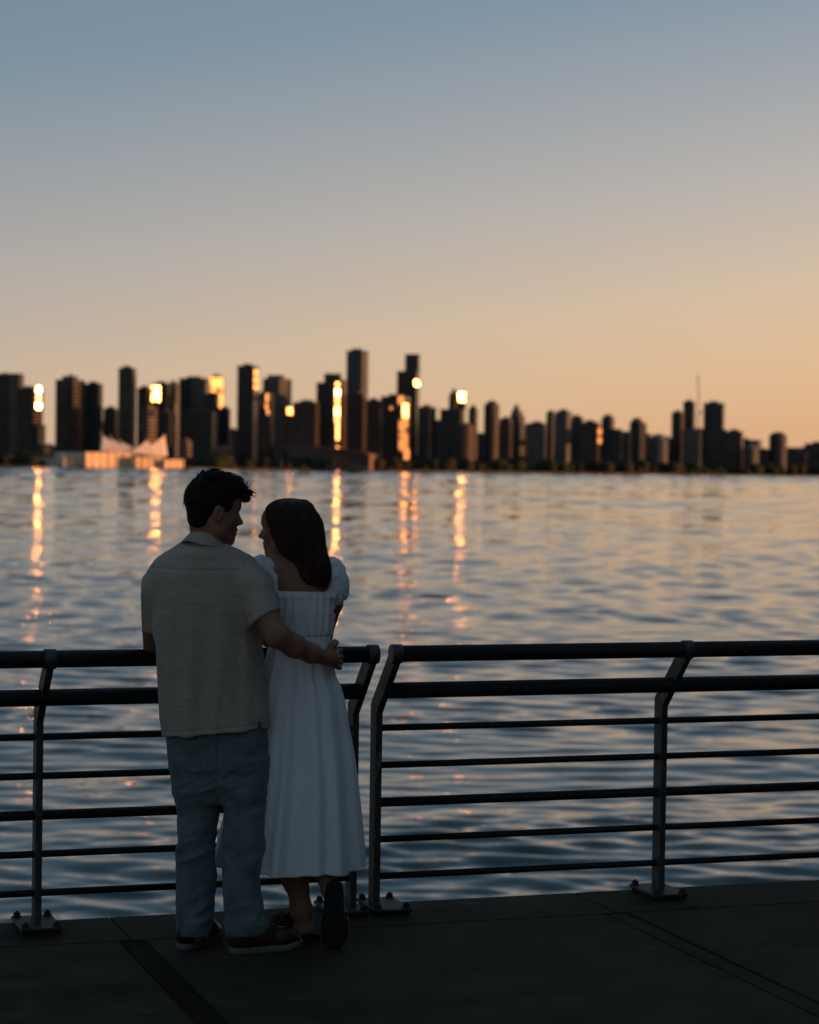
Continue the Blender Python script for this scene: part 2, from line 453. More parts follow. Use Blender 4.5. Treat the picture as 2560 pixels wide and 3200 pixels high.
# ------------------------------------------------------------------ the city across the water
def facade(name, base, r=0.75):
    return mat(name, base, r, 0.3, var=0.3, vscale=0.12, stretch=(1, 1, 0.4))
PAL = {'grey': facade('grey_concrete', (0.17, 0.175, 0.17)), 'tan': facade('tan_concrete', (0.27, 0.2, 0.145)), 'brown': facade('brown_stone', (0.125, 0.085, 0.058)),
       'dark': facade('dark_cladding', (0.068, 0.074, 0.076)), 'white': facade('pale_cladding', (0.4, 0.38, 0.36)), 'blue': facade('blue_grey_cladding', (0.12, 0.145, 0.16))}
def glass_mat(name, base, rough, spec=0.6, metal=0.0):
    m = mat(name, base, rough, spec, metal=metal)
    N, L = m.node_tree.nodes, m.node_tree.links; p = N['Principled BSDF']
    tc = N.new('ShaderNodeTexCoord'); mp = N.new('ShaderNodeMapping'); mp.inputs['Scale'].default_value = (0.35, 0.35, 0.28)
    sn = N.new('ShaderNodeVectorMath'); sn.operation = 'FLOOR'
    wn_ = N.new('ShaderNodeTexWhiteNoise'); rp = N.new('ShaderNodeValToRGB')
    rp.color_ramp.elements[0].color = (*[c * .5 for c in base], 1); rp.color_ramp.elements[1].color = (*[min(1, c * 1.7) for c in base], 1)
    L.new(tc.outputs['Object'], mp.inputs[0]); L.new(mp.outputs[0], sn.inputs[0]); L.new(sn.outputs[0], wn_.inputs['Vector'])
    L.new(wn_.outputs['Value'], rp.inputs[0]); L.new(rp.outputs[0], p.inputs['Base Color'])
    return m
M_glass = glass_mat('tower_glass', (0.02, 0.025, 0.03), 0.16, 0.5)
M_glass_r = glass_mat('bowed_tower_glass', (0.02, 0.025, 0.03), 0.55, 0.4)
M_roofm = mat('roof_plant', (0.09, 0.09, 0.09), 0.8)
MIRROR = {}
def mirror(rough, k):
    key = (rough, k)
    if key not in MIRROR:
        MIRROR[key] = mat('coated_glass', (0.88 * k, 0.66 * k, 0.42 * k), rough, 0.5, metal=1.0)
    return MIRROR[key]

def outline(kind, w, d):
    x, y = w / 2, d / 2
    if kind == 'box': return [(-x, -y), (x, -y), (x, y), (-x, y)]
    if kind == 'cut':
        c = min(w, d) * 0.22
        return [(-x + c, -y), (x - c, -y), (x, -y + c), (x, y - c), (x - c, y), (-x + c, y), (-x, y - c), (-x, -y + c)]
    if kind == 'round':
        return [(x * math.cos(-PI / 2 + PI * 2 * i / 18), y * math.sin(-PI / 2 + PI * 2 * i / 18)) for i in range(18)]
    if kind == 'bay':      # rounded at the front
        return [(x * math.cos(PI + PI * i / 10), -y * 0.4 + y * 0.6 * math.sin(PI + PI * i / 10)) for i in range(11)] + [(x, y), (-x, y)]
def storeys(name, pts, z0, z1, mats, parent, fh=3.6, inset=0.45, taper=1.0):
    """wall of one building volume: a proud spandrel and a set-back window band for each storey"""
    w = max(p[0] for p in pts) - min(p[0] for p in pts)
    n = max(1, int((z1 - z0) / fh)); fh = (z1 - z0) / n
    ki = 1 - 2 * inset / w
    V, Fc, Mi = [], [], []
    m = len(pts)
    def loop(z, k):
        t = 1 + (taper - 1) * (z - z0) / (z1 - z0)
        V.extend([(p[0] * k * t, p[1] * k * t, z) for p in pts]); return len(V) - m
    prev = loop(z0, 1.0)
    Fc.append(tuple(prev + i for i in range(m))[::-1]); Mi.append(0)
    def join(a, b, mi):
        for i in range(m):
            Fc.append((a + i, a + (i + 1) % m, b + (i + 1) % m, b + i)); Mi.append(mi)
    for f in range(n):
        z = z0 + f * fh
        a = loop(z + fh * .36, 1.0); join(prev, a, 0)
        b = loop(z + fh * .36, ki); join(a, b, 0)
        c_ = loop(z + fh * (.999 if f < n - 1 else .96), ki); join(b, c_, 1)
        d_ = loop(z + fh * (.999 if f < n - 1 else .96), 1.0); join(c_, d_, 0)
        prev = d_
    if True:
        e = loop(z1 + 0.6, 1.0); join(prev, e, 0); prev = e
    Fc.append(tuple(prev + i for i in range(m))); Mi.append(0)
    me = bpy.data.meshes.new(name); me.from_pydata(V, [], Fc); me.update()
    o = link_mesh(name, me, mats, parent)
    me.polygons.foreach_set('material_index', Mi)
    return o

rc = random.Random(11)
def px_m(Y): return Y / FPX * K       # metres per photo unit at distance Y
def tower(name, label, xl, xr, yt, Y, pal='grey', plan='box', rho=None, crown=(), sub=(), cat='building', ybase=None, dscale=None, taper=1.0):
    """xl, xr, yt: bearings of the silhouette; Y: distance in metres. crown: (kind, x0, x1, ytop); sub: lower or side volumes (x0, x1, ytop, palette)"""
    xc = (xl + xr) / 2
    base = W(xc, 985, Y); base.z = LAND_Z - 0.5
    azc = math.atan2(-base.x, base.y)
    if rho is None: rho = math.radians(12) + max(0, azc) * 0.6 + math.radians(rc.uniform(-2, 3))
    else: rho = math.radians(rho) + max(0, azc) * 0.6
    vis = (xr - xl) * px_m(Y)
    dd = vis * (dscale or rc.uniform(0.75, 1.0))
    wf = (vis - dd * math.sin(rho)) / math.cos(rho)
    ztop = W(xc, yt, Y).z
    root = empty(name, base, -(rho - azc)); tag(root, label, cat, 'buildings of the far skyline')
    m = [PAL[pal], M_glass_r if plan in ('round', 'bay', 'cut') else M_glass]
    H = ztop - base.z
    storeys('wall', outline(plan, wf, dd), 0, H - 0.6, m, root, taper=taper)
    for cr in crown:
        kind, x0, x1, y1 = cr[:4]
        cx = ((x0 + x1) / 2 - xc) * px_m(Y); cw = (x1 - x0) * px_m(Y) * 0.92; ch = W(xc, y1, Y).z - ztop
        if kind in ('pent', 'box'):
            o = storeys('penthouse', outline('box', cw, min(dd, cw) * .8), 0, ch - .6, m, root)
        elif kind == 'round':
            o = storeys('penthouse', outline('round', cw, cw), 0, ch - .6, [PAL[pal], M_glass_r], root)
        elif kind == 'dome':
            bm = bmesh.new(); bmesh.ops.create_uvsphere(bm, u_segments=16, v_segments=8, radius=1.0)
            for v in list(bm.verts):
                v.co.x *= cw / 2; v.co.y *= min(dd, cw) * .45; v.co.z *= ch
            o = from_bm('dome', bm, PAL[pal], root, smooth=True)
        elif kind == 'peak':
            bm = bmesh.new()
            b0 = [bm.verts.new((sx * cw / 2, sy * cw * .4, 0)) for sx, sy in ((-1, -1), (1, -1), (1, 1), (-1, 1))]
            t0 = bm.verts.new((0, 0, ch)); bm.faces.new(b0[::-1])
            for i in range(4): bm.faces.new((b0[i], b0[(i + 1) % 4], t0))
            o = from_bm('pitched_roof', bm, PAL[pal], root)
        elif kind == 'mast':
            bm = bmesh.new(); bm_tube(bm, (0, 0, 0), (0, 0, ch), 0.5, 0.25, 6); o = from_bm('mast', bm, M_roofm, root)
        o.location = (cx, 0, H)
    if not crown:
        bm = bmesh.new(); bm_box(bm, -wf * .25, wf * .2, -dd * .2, dd * .25, H - 0.2, H + 2.4)
        from_bm('roof_plant', bm, M_roofm, root)
    for (x0, x1, y1, p2) in sub:
        cx = ((x0 + x1) / 2 - xc) * px_m(Y); cw = (x1 - x0) * px_m(Y); hh = W(xc, y1, Y).z - base.z
        o = storeys('wing', outline('box', cw, dd * .8), 0, hh - .6, [PAL[p2], M_glass], root)
        o.location = (cx, -dd * .25 - 0.3, 0)
    return root
def bay(root, x0, x1, y0, y1, Y, rough=0.12, k=1.0, off=0.0, name='glass_bay', tilt=0.0, curved=False):
    """a reflecting glass bay whose face looks half-way between the sun and the far quay"""
    xc = (x0 + x1) / 2
    P = W(xc, (y0 + y1) / 2, Y); z0, z1 = W(xc, y1, Y).z, W(xc, y0, Y).z
    tc = Vector((-P.x, -P.y, 0)).normalized(); ts = Vector((to_sun.x, to_sun.y, 0)).normalized()
    n = (tc + ts).normalized()
    if off: n = Matrix.Rotation(math.radians(off), 3, 'Z') @ n
    vis = (x1 - x0) * px_m(Y)
    w = vis / max(0.3, n.dot(tc))
    t = Vector((-n.y, n.x, 0))
    bm = bmesh.new()
    if curved:
        # bowed face: a shallow arc about the same middle bearing
        segs = 9; arc = math.radians(curved); R = (w / 2) / math.sin(arc / 2)
        prof = []
        for i in range(segs + 1):
            a = -arc / 2 + arc * i / segs
            prof.append(t * (R * math.sin(a)) + n * (R * math.cos(a) - R * math.cos(arc / 2)))
        prof = prof[::-1] + [t * (w / 2) * -1 - n * 1.5, t * (w / 2) - n * 1.5][::1]
    else:
        prof = [t * (w / 2), t * (-w / 2), t * (-w / 2) - n * 1.5, t * (w / 2) - n * 1.5]
    bm_prism(bm, [(P.x + p.x - n.x * .25, P.y + p.y - n.y * .25) for p in prof], z0, z1)
    inv = (Matrix.Translation(root.location) @ Matrix.Rotation(root.rotation_euler.z, 4, 'Z')).inverted()
    o = from_bm(name, bm, M_roofm, root); o.matrix_parent_inverse = inv
    nz = max(1, min(14, round((z1 - z0) / 3.4))); nx = max(1, min(4, round(w / 4.0)))
    for a in range(nz):
        for b in range(nx):
            c0 = P + t * (w * ((b + .5) / nx - .5)); cz = z0 + (z1 - z0) * (a + .5) / nz
            hw, hh = w / nx * .46, (z1 - z0) / nz * .45
            if rc.random() < .15: continue
            yaw, tip = rc.gauss(0, .040), rc.gauss(0, .028)
            nn = Matrix.Rotation(yaw, 3, 'Z') @ n; tt = Vector((-nn.y, nn.x, 0)); uu = (Vector((0, 0, 1)) + nn * tip)
            bm = bmesh.new()
            f4 = [Vector((c0.x, c0.y, cz)) + tt * (sx * hw) + uu * (sz * hh) for sx, sz in ((1, -1), (-1, -1), (-1, 1), (1, 1))]
            fr_ = [bm.verts.new(v) for v in f4]; bk = [bm.verts.new(v - nn * .6) for v in f4]
            bm.faces.new(fr_[::-1]); bm.faces.new(bk)
            for e in range(4): bm.faces.new((fr_[e], fr_[(e + 1) % 4], bk[(e + 1) % 4], bk[e]))
            pn = from_bm('pane', bm, mirror(rough, k), o)
            pn.matrix_parent_inverse = inv
    o.matrix_parent_inverse.identity(); o.matrix_local = inv
    for pn in o.children: pn.matrix_parent_inverse.identity()
    return o
B = {}
def T(key, *a, **k):
    B[key] = tower(*a, **k); return B[key]
# --- left cluster
T(1, 'office_tower', 'dark tower at the far left edge with an orange-lit upper box', -14, 34, 790, 2330, 'dark', sub=((28, 50, 787, 'tan'),))
T(2, 'office_tower', 'dark block with a blazing sun glint on its right edge, far left', 34, 90, 818, 2240, 'brown', rho=16, sub=((84, 96, 894, 'dark'), (90, 108, 934, 'dark')))
T(3, 'office_tower', 'broad dark tower with a small peaked roof top, beside the left gap of sky', 115, 178, 800, 2300, 'brown', rho=22, crown=(('pent', 131, 161, 792), ('peak', 138, 156, 785)))
T(4, 'office_block', 'flat dark block touching the right side of the peaked tower', 176, 216, 808, 2340, 'dark', rho=10)
T(5, 'apartment_block', 'low grey block in the dip left of the slim dark tower', 216, 250, 860, 2360, 'blue', rho=10)
T(6, 'office_tower', 'slim plain dark tower rising above the white sails', 247, 286, 775, 2300, 'dark', rho=9)
T(7, 'apartment_block', 'short dark block with an orange left strip beside the slim tower', 287, 319, 817, 2320, 'brown', plan='box', rho=14)
T(8, 'office_tower', 'dark tower carrying a round bright glint, above the white sails', 317, 361, 808, 2380, 'dark', rho=12)
T(9, 'office_tower', 'pale glowing narrow tower behind the round glint tower', 352, 376, 806, 2480, 'white', rho=20)
T(10, 'office_tower', 'wide flat-topped tower with a lighter grey right half', 375, 442, 797, 2450, 'dark', rho=10, sub=((408, 440, 800, 'grey'),))
T(11, 'glass_tower', 'tower with a big pale yellow glowing glass face', 438, 471, 793, 2530, 'tan', rho=18)
T(12, 'office_block', 'dark block standing in front of the pale yellow glass tower', 428, 461, 830, 2420, 'dark', rho=9)
T(13, 'apartment_block', 'low dark block at the foot of the pale yellow tower, right side', 458, 486, 860, 2430, 'dark', rho=8, plan='cut')
T(14, 'office_block', 'broad low dark block behind the right end of the convention centre', 376, 462, 866, 2390, 'dark', rho=8)
T(15, 'apartment_tower', 'narrow tower with a bright orange sunlit side right behind the white sails', 296, 330, 858, 2280, 'tan', rho=38, dscale=.8)
T(16, 'apartment_block', 'low dark block right of the orange sunlit tower behind the sails', 330, 362, 866, 2345, 'dark', rho=10)
# --- middle
T(21, 'office_tower', 'tall dark tower with a string of glints down its right edge', 497, 544, 771, 2400, 'dark', rho=12)
T(23, 'office_tower', 'wide tower with a raised centre and shoulder wings, left of the main glint', 548, 616, 798, 2390, 'grey', plan='cut', rho=14, crown=(('pent', 562, 596, 790),))
T(22, 'apartment_tower', 'dark tower with scattered gold glints, between two taller dark towers', 540, 575, 827, 2310, 'brown', rho=14)
T(24, 'apartment_tower', 'brown block under the single glint dot, left of the main glint', 590, 622, 855, 2290, 'brown', rho=14)
T(25, 'office_block', 'broad brown block just left of the main glint', 616, 676, 847, 2290, 'brown', rho=14)
T(26, 'office_tower', 'stepped tower behind the main glint', 664, 718, 806, 2390, 'dark', rho=11, crown=(('pent', 681, 717, 787),))
T(27, 'office_tower', 'tower bearing the tallest brightest vertical sun glint', 692, 728, 800, 2295, 'brown', rho=14)
T(28, 'office_tower', 'tallest tower of the skyline, flat topped, in the middle', 725, 775, 739, 2402, 'blue', plan='cut', rho=9)
T(29, 'office_block', 'brown block in front of the tallest tower', 722, 772, 828, 2355, 'brown', rho=12)
T(30, 'office_block', 'dark block between the tallest tower and the yellow-lit tower', 768, 804, 843, 2370, 'dark', rho=10)
T(31, 'office_tower', 'dark tower with a yellow glowing glass right face', 800, 863, 835, 2385, 'dark', rho=10)
T(32, 'office_tower', 'second tallest tower, black and stepped, with an orange tip', 833, 882, 782, 2530, 'dark', rho=9, crown=(('pent', 850, 882, 746),))
T(33, 'apartment_tower', 'grey tower with an orange right side, right of the yellow-lit tower', 878, 918, 857, 2420, 'grey', rho=24)
T(34, 'apartment_tower', 'tower with a domed drum and a sun glint at its shoulder', 925, 978, 862, 2420, 'dark', rho=9, crown=(('pent', 962, 980, 833), ('round', 942, 966, 830), ('dome', 942, 966, 818)))
T(35, 'apartment_tower', 'narrow pointed tower right of the domed drum tower', 984, 1006, 862, 2470, 'dark', plan='cut', rho=8, crown=(('peak', 986, 1004, 850),))
T(36, 'apartment_block', 'round-topped brown block in front of the domed drum tower', 954, 998, 896, 2370, 'brown', plan='bay', rho=8, crown=(('dome', 956, 996, 889),))
# --- right
T(37, 'apartment_tower', 'round-shouldered dark tower standing between two gaps of sky', 1015, 1053, 852, 2480, 'dark', plan='round', rho=8, crown=(('dome', 1020, 1048, 843),))
T(39, 'apartment_block', 'brown block between the round-shouldered tower and the beehive-topped tower', 1050, 1078, 882, 2440, 'brown', rho=12)
T(38, 'apartment_tower', 'tower with a beehive-shaped stepped top', 1070, 1106, 876, 2500, 'blue', rho=10, plan='cut', crown=(('round', 1073, 1101, 866), ('dome', 1076, 1096, 851)))
T(41, 'apartment_block', 'low grey block right of the beehive-topped tower', 1108, 1150, 891, 2480, 'grey', rho=6, crown=(('pent', 1120, 1140, 887),))
T(421, 'apartment_tower', 'left and narrow one of the three joined flat towers', 1147, 1172, 868, 2560, 'blue', rho=18, plan='cut')
T(422, 'apartment_tower', 'middle and widest one of the three joined flat towers', 1168, 1204, 866, 2520, 'grey', rho=6, plan='cut')
T(423, 'apartment_tower', 'right and lowest one of the three joined flat towers', 1198, 1228, 878, 2560, 'blue', rho=6)
T(44, 'apartment_tower', 'brown flat tower with a thin yellow glint along its right edge', 1222, 1262, 889, 2520, 'brown', rho=8)
T(45, 'apartment_tower', 'dark tower with a rounded cap right of the thin yellow glint', 1264, 1294, 880, 2560, 'dark', rho=6, plan='cut', crown=(('dome', 1267, 1291, 872),), sub=((1288, 1309, 903, 'dark'),))
T(47, 'apartment_block', 'low dark block left of the orange-edged capped tower', 1306, 1328, 914, 2580, 'grey', rho=6)
T(46, 'apartment_tower', 'capped dark tower with an orange right edge', 1322, 1363, 890, 2590, 'dark', rho=16, plan='cut', crown=(('dome', 1326, 1354, 879),))
T(471, 'apartment_block', 'low domed block left of the crane', 1364, 1408, 924, 2560, 'blue', rho=5, plan='round', crown=(('dome', 1368, 1404, 913),))
T(48, 'apartment_tower', 'brown tower left of and touching the taller slab by the crane', 1412, 1440, 868, 2620, 'brown', rho=14)
T(49, 'apartment_tower', 'tall narrow slab just left of the crane', 1436, 1463, 846, 2650, 'brown', rho=9)
T(57, 'apartment_block', 'low grey block at the foot of the crane', 1436, 1476, 907, 2590, 'grey', rho=5)
T(51, 'apartment_tower', 'wide flat-topped dark tower right of the crane', 1479, 1525, 849, 2650, 'dark', rho=6, sub=((1472, 1530, 904, 'dark'),))
T(52, 'apartment_tower', 'flat block with an orange left corner, right of the wide dark tower', 1527, 1565, 908, 2640, 'brown', rho=5)
T(53, 'apartment_block', 'small pointed block with an orange right edge near the right end', 1564, 1600, 944, 2620, 'grey', rho=16, plan='cut', crown=(('peak', 1572, 1594, 929),))
T(54, 'apartment_tower', 'lone rounded tower near the right end of the skyline', 1617, 1658, 916, 2680, 'dark', rho=5, plan='round', crown=(('dome', 1621, 1654, 909),))
T(58, 'apartment_block', 'very low block left of the lone rounded tower', 1597, 1620, 948, 2680, 'dark', rho=4)
T(55, 'apartment_block', 'low flat block right of the lone rounded tower', 1655, 1700, 950, 2700, 'dark', rho=4)
T(56, 'apartment_block', 'low stepped block at the right edge of the picture', 1694, 1762, 934, 2740, 'dark', rho=4, sub=((1690, 1720, 942, 'dark'),))
# low front row along the water
T(60, 'warehouse', 'long low dark waterfront shed left of the convention centre', -20, 128, 962, 2120, 'dark', rho=12, dscale=.25)
T(61, 'terminal_building', 'low waterfront block with a dull orange band, left of the main glint', 440, 490, 943, 2240, 'tan', rho=10, dscale=.5)
T(62, 'terminal_building', 'small orange sunlit block right of the white sails', 374, 404, 928, 2180, 'tan', rho=30, dscale=.6)
T(63, 'apartment_block', 'low dark block right below the yellow-lit tower', 846, 900, 962, 2420, 'dark', rho=8, dscale=.4)
T(64, 'apartment_block', 'low dark waterfront row under the domed drum tower', 896, 1010, 968, 2420, 'dark', rho=6, dscale=.2)
T(65, 'apartment_block', 'low dark waterfront row under the beehive-topped tower', 1004, 1150, 960, 2500, 'dark', rho=6, dscale=.2)
T(66, 'apartment_block', 'low dark waterfront row under the three joined towers', 1144, 1310, 955, 2560, 'dark', rho=5, dscale=.2)
T(67, 'apartment_block', 'low dark waterfront row left of the crane', 1300, 1480, 952, 2640, 'dark', rho=5, dscale=.2)
T(68, 'apartment_block', 'low dark waterfront row at the right end of the shore', 1470, 1760, 964, 2720, 'dark', rho=4, dscale=.12)
# mid-height blocks seen in the gaps, farther back
for lab, a_, b_, yt_, pl_ in (('low block seen in the gap between the flat dark block and the slim tower', 198, 262, 890, 'dark'), ('low block seen in the narrow gap left of the tower with a string of glints', 470, 506, 905, 'brown'),
        ('dark block half hidden behind the gold-glinting tower', 528, 566, 868, 'dark'), ('broad block behind the brown block left of the main glint', 600, 668, 872, 'dark'), ('block filling the dip right of the tallest tower', 756, 822, 862, 'brown'),
        ('block filling the dip left of the domed drum tower', 872, 934, 884, 'dark'), ('low block in the gap right of the narrow pointed tower', 990, 1030, 915, 'dark'), ('grey block behind the beehive-topped tower', 1040, 1112, 893, 'blue'),
        ('low block behind the three joined flat towers', 1100, 1180, 896, 'dark'), ('block behind the brown flat tower with the thin yellow glint', 1190, 1282, 898, 'dark'), ('low block behind the orange-edged capped tower', 1280, 1372, 912, 'brown'),
        ('low block just left of the towers by the crane', 1352, 1432, 922, 'dark'), ('block behind the foot of the crane', 1424, 1500, 905, 'grey'), ('low block behind the small pointed block near the right end', 1510, 1604, 926, 'dark'),
        ('lowest block behind the right end of the skyline', 1580, 1740, 946, 'dark'), ('low block behind the left gap of sky', 84, 124, 938, 'dark')):
    T(lab, 'apartment_block', lab, a_, b_, yt_, 2860, pl_, rho=9, dscale=.5)
# --- sun glints: glass that happens to face half-way to the sun
bay(B[2], 77, 86, 814, 861, 2205, .22)
bay(B[8], 319, 337, 813, 845, 2345, .32)
bay(B[9], 358, 372, 808, 848, 2460, .62, .9)
bay(B[11], 440, 470, 795, 828, 2490, .60, .95)
bay(B[11], 459, 470, 828, 860, 2490, .60, .95)
for (a, b_) in ((779, 790), (794, 806), (810, 820), (826, 843)):
    bay(B[21], 535, 544, a, b_, 2372, .55, .8)
for (x0, x1, a, b_) in ((547, 554, 832, 842), (550, 557, 846, 856), (560, 570, 829, 846), (559, 568, 850, 862), (562, 571, 864, 873)):
    bay(B[22], x0, x1, a, b_, 2278, .6, .75)
bay(B[24], 605, 616, 858, 873, 2255, .45, .8)
bay(B[27], 706, 715, 805, 890, 2270, .15)
bay(B[27], 708, 714, 890, 948, 2270, .44, .9)
bay(B[31], 838, 852, 834, 860, 2362, .75, .8)
bay(B[31], 848, 859, 850, 880, 2358, .40, .9)
bay(B[31], 840, 859, 880, 952, 2360, .75, .8)
bay(B[31], 851, 862, 946, 968, 2354, .7, .8)
bay(B[31], 821, 827, 856, 863, 2356, .7, .6)
bay(B[32], 873, 884, 800, 813, 2505, .30)
bay(B[34], 966, 980, 827, 846, 2395, .28)
bay(B[44], 1259, 1267, 902, 934, 2505, .66, .6)
bay(B[38], 1098, 1106, 926, 938, 2480, .7, .6)
# --- convention centre with sails on its own pier
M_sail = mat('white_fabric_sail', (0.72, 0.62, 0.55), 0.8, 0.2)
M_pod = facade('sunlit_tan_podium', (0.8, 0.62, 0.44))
YP = 2080.0
cv = empty('convention_centre', W(258, 985, YP) * 1.0); cv.location.z = LAND_Z
tag(cv, 'low waterfront hall with white fabric sails, lit orange by the sun', 'building')
CM = Matrix.Translation(cv.location).inverted()
def cpart(name, bm, m, **k):
    o = from_bm(name, bm, m, cv, **k); o.matrix_parent_inverse = CM; return o
def px_box(x0, x1, y0, y1, Ya, Yb, zmin=None, skew=0.0):
    P0, P1 = W(x0, 985, Ya), W(x1, 985, Ya)
    z1 = W((x0 + x1) / 2, y0, Ya).z; z0 = zmin if zmin is not None else W((x0 + x1) / 2, y1, Ya).z
    return P0.x, P1.x, Ya, Yb, z0, z1
def podium(x0, x1, y0, Ya, Yb, rows, name='podium', turn=38.0, m=M_pod, rotc=None):
    X0, X1, A_, B_, z0, z1 = px_box(x0, x1, y0, 985, Ya, Yb, WATER_Z + .5)
    cx, cy = (X0 + X1) / 2, A_
    Mr = Matrix.Translation((cx, cy, 0)) @ Matrix.Rotation(math.radians(turn), 4, 'Z')
    bm = bmesh.new(); bm_box(bm, X0 - cx, X1 - cx, 0, B_ - A_, z0, z1, Mr); o = cpart(name, bm, m)
    # colonnade and deck edges
    fhh = (z1 - z0) / rows
    for r in range(rows):
        bm = bmesh.new(); bm_box(bm, X0 - cx - .8, X1 - cx + .8, -1.6, 0.02, z0 + fhh * (r + .75), z0 + fhh * (r + 1.0), Mr); cpart('terrace', bm, m)
    nn = max(3, int((X1 - X0) / 7))
    for i in range(nn + 1):
        xx = X0 - cx + (X1 - X0) * i / nn
        bm = bmesh.new(); bm_box(bm, xx - .5, xx + .5, -1.2, 0.03, z0, z1 - .1, Mr); cpart('pier_column', bm, m)
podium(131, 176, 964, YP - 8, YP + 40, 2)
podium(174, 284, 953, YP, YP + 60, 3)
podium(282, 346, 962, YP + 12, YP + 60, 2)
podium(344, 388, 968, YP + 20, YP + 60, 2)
def sail(pts, name='sail'):
    """tent: (tip, left foot, right foot, back foot) given as bearings and distance; a sagging fabric net between them"""
    tip, lf, rf, bf = [W(*p) for p in pts]
    bm = bmesh.new()
    n = 8
    def patch(a, b, c):
        grid = {}
        for i in range(n + 1):
            for j in range(n + 1 - i):
                u, v = i / n, j / n; w_ = 1 - u - v
                P = a * w_ + b * u + c * v
                sag = 4 * (w_ * u + u * v + v * w_) / 3
                P.z -= sag * 0.14 * (a.z - min(b.z, c.z))
                grid[i, j] = bm.verts.new(P)
        for i in range(n):
            for j in range(n - i):
                bm.faces.new((grid[i, j], grid[i + 1, j], grid[i, j + 1]))
                if j < n - i - 1: bm.faces.new((grid[i + 1, j], grid[i + 1, j + 1], grid[i, j + 1]))
    patch(tip, lf, rf); patch(tip, rf, bf); patch(tip, bf, lf)
    bmesh.ops.remove_doubles(bm, verts=bm.verts, dist=0.02)
    o = cpart(name, bm, M_sail, smooth=True)
    bm = bmesh.new(); bm_tube(bm, tip + Vector((0, 0, -12)), tip + Vector((0, 0, 2)), 0.5, 0.3, 8); mst = from_bm('sail_mast', bm, M_sail, o); mst.matrix_parent_inverse = CM @ Matrix.Identity(4); mst.matrix_parent_inverse.identity()
    return o
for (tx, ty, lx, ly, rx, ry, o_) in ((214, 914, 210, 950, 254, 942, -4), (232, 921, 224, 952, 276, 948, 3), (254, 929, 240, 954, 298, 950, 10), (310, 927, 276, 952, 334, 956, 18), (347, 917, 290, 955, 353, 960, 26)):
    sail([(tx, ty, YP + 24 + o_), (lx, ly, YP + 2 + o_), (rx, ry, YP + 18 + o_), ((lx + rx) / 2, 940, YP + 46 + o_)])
# --- low hall with a sloping planted roof right of it
M_hall = facade('brown_hall_wall', (0.2, 0.12, 0.07))
YH = 2190.0
hall = empty('exhibition_hall', W(690, 985, YH)); hall.location.z = LAND_Z
tag(hall, 'long low brown hall with a sloping roof below the main glint', 'building')
HM = Matrix.Translation(hall.location).inverted()
A0, A1, A2 = W(596, 940, YH + 60), W(700, 944, YH + 20), W(778, 956, YH)
def hpart(name, bm, m):
    o = from_bm(name, bm, m, hall); o.matrix_parent_inverse = HM; return o
bm = bmesh.new()
tp = [A0, A1, A2, A2 + Vector((6, 80, 0)), A0 + Vector((-4, 90, 3))]
t1 = [bm.verts.new(p) for p in tp]; b1_ = [bm.verts.new((p.x, p.y, WATER_Z + .4)) for p in tp]
bm.faces.new(t1); bm.faces.new(b1_[::-1])
for i in range(5): bm.faces.new((t1[i], b1_[i], b1_[(i + 1) % 5], t1[(i + 1) % 5]))
hpart('wall', bm, M_hall)
bm = bmesh.new()
for (p, q) in ((A0, A1), (A1, A2)):
    d = (q - p); nrm = Vector((d.y, -d.x, 0)).normalized()
    v = [bm.verts.new(x) for x in (p + nrm * 4 + Vector((0, 0, .3)), q + nrm * 4 + Vector((0, 0, .3)), q + Vector((0, 0, .3)), p + Vector((0, 0, .3)))]
    v2 = [bm.verts.new(x.co + Vector((0, 0, 1.2))) for x in v]
    bm.faces.new(v[::-1]); bm.faces.new(v2)
    for i in range(4): bm.faces.new((v[i], v[(i + 1) % 4], v2[(i + 1) % 4], v2[i]))
hpart('eaves', bm, M_hall)
for (p, q) in ((A0, A1), (A1, A2)):
    d = q - p; n = 8; nrm = Vector((d.y, -d.x, 0)).normalized()
    for i in range(n):
        a_, b_ = p + d * ((i + .15) / n), p + d * ((i + .85) / n)
        bm = bmesh.new()
        zt = min(a_.z, b_.z) - 2.5
        vv = [(a_ + nrm * .3), (b_ + nrm * .3), (b_ - nrm * .1), (a_ - nrm * .1)]
        bm_prism(bm, [(x.x, x.y) for x in vv], WATER_Z + 6, zt)
        hpart('window', bm, M_glass)
# --- tower crane
YC = 2600.0
P = W(1469, 985, YC); cr = empty('tower_crane', (P.x, P.y, LAND_Z)); tag(cr, 'thin tower crane with a raised jib standing between two towers', 'crane')
M_crane = mat('crane_steel', (0.12, 0.1, 0.07), 0.6)
def lattice(name, p0, p1, half, parent, n):
    bm = bmesh.new(); p0, p1 = Vector(p0), Vector(p1); d = (p1 - p0); ax = Vector((1, 0, 0)); ay = Vector((0, 1, 0))
    cs = [ax * sx * half + ay * sy * half for sx, sy in ((-1, -1), (1, -1), (1, 1), (-1, 1))]
    for c in cs: bm_tube(bm, p0 + c, p1 + c, .22, seg=5)
    for i in range(n):
        for j in range(4):
            bm_tube(bm, p0 + d * (i / n) + cs[j], p0 + d * ((i + 1) / n) + cs[(j + 1) % 4], .12, seg=4)
    return from_bm(name, bm, M_crane, parent)
zm = W(1469, 868, YC).z - LAND_Z; zt = W(1469, 789, YC).z - LAND_Z
lattice('mast', (0, 0, 0), (0, 0, zm), 1.1, cr, 16)
lattice('jib', (0.5, 0, zm), (-1.2, 0, zt), .5, cr, 14)
bm = bmesh.new(); bm_box(bm, 1.2, 3.2, -1.2, 1.2, zm - 2.5, zm + .5); from_bm('cab', bm, M_crane, cr)
lattice('counter_jib', (0.5, 0, zm + .5), (7.5, 0, zm + 1.5), .5, cr, 5)
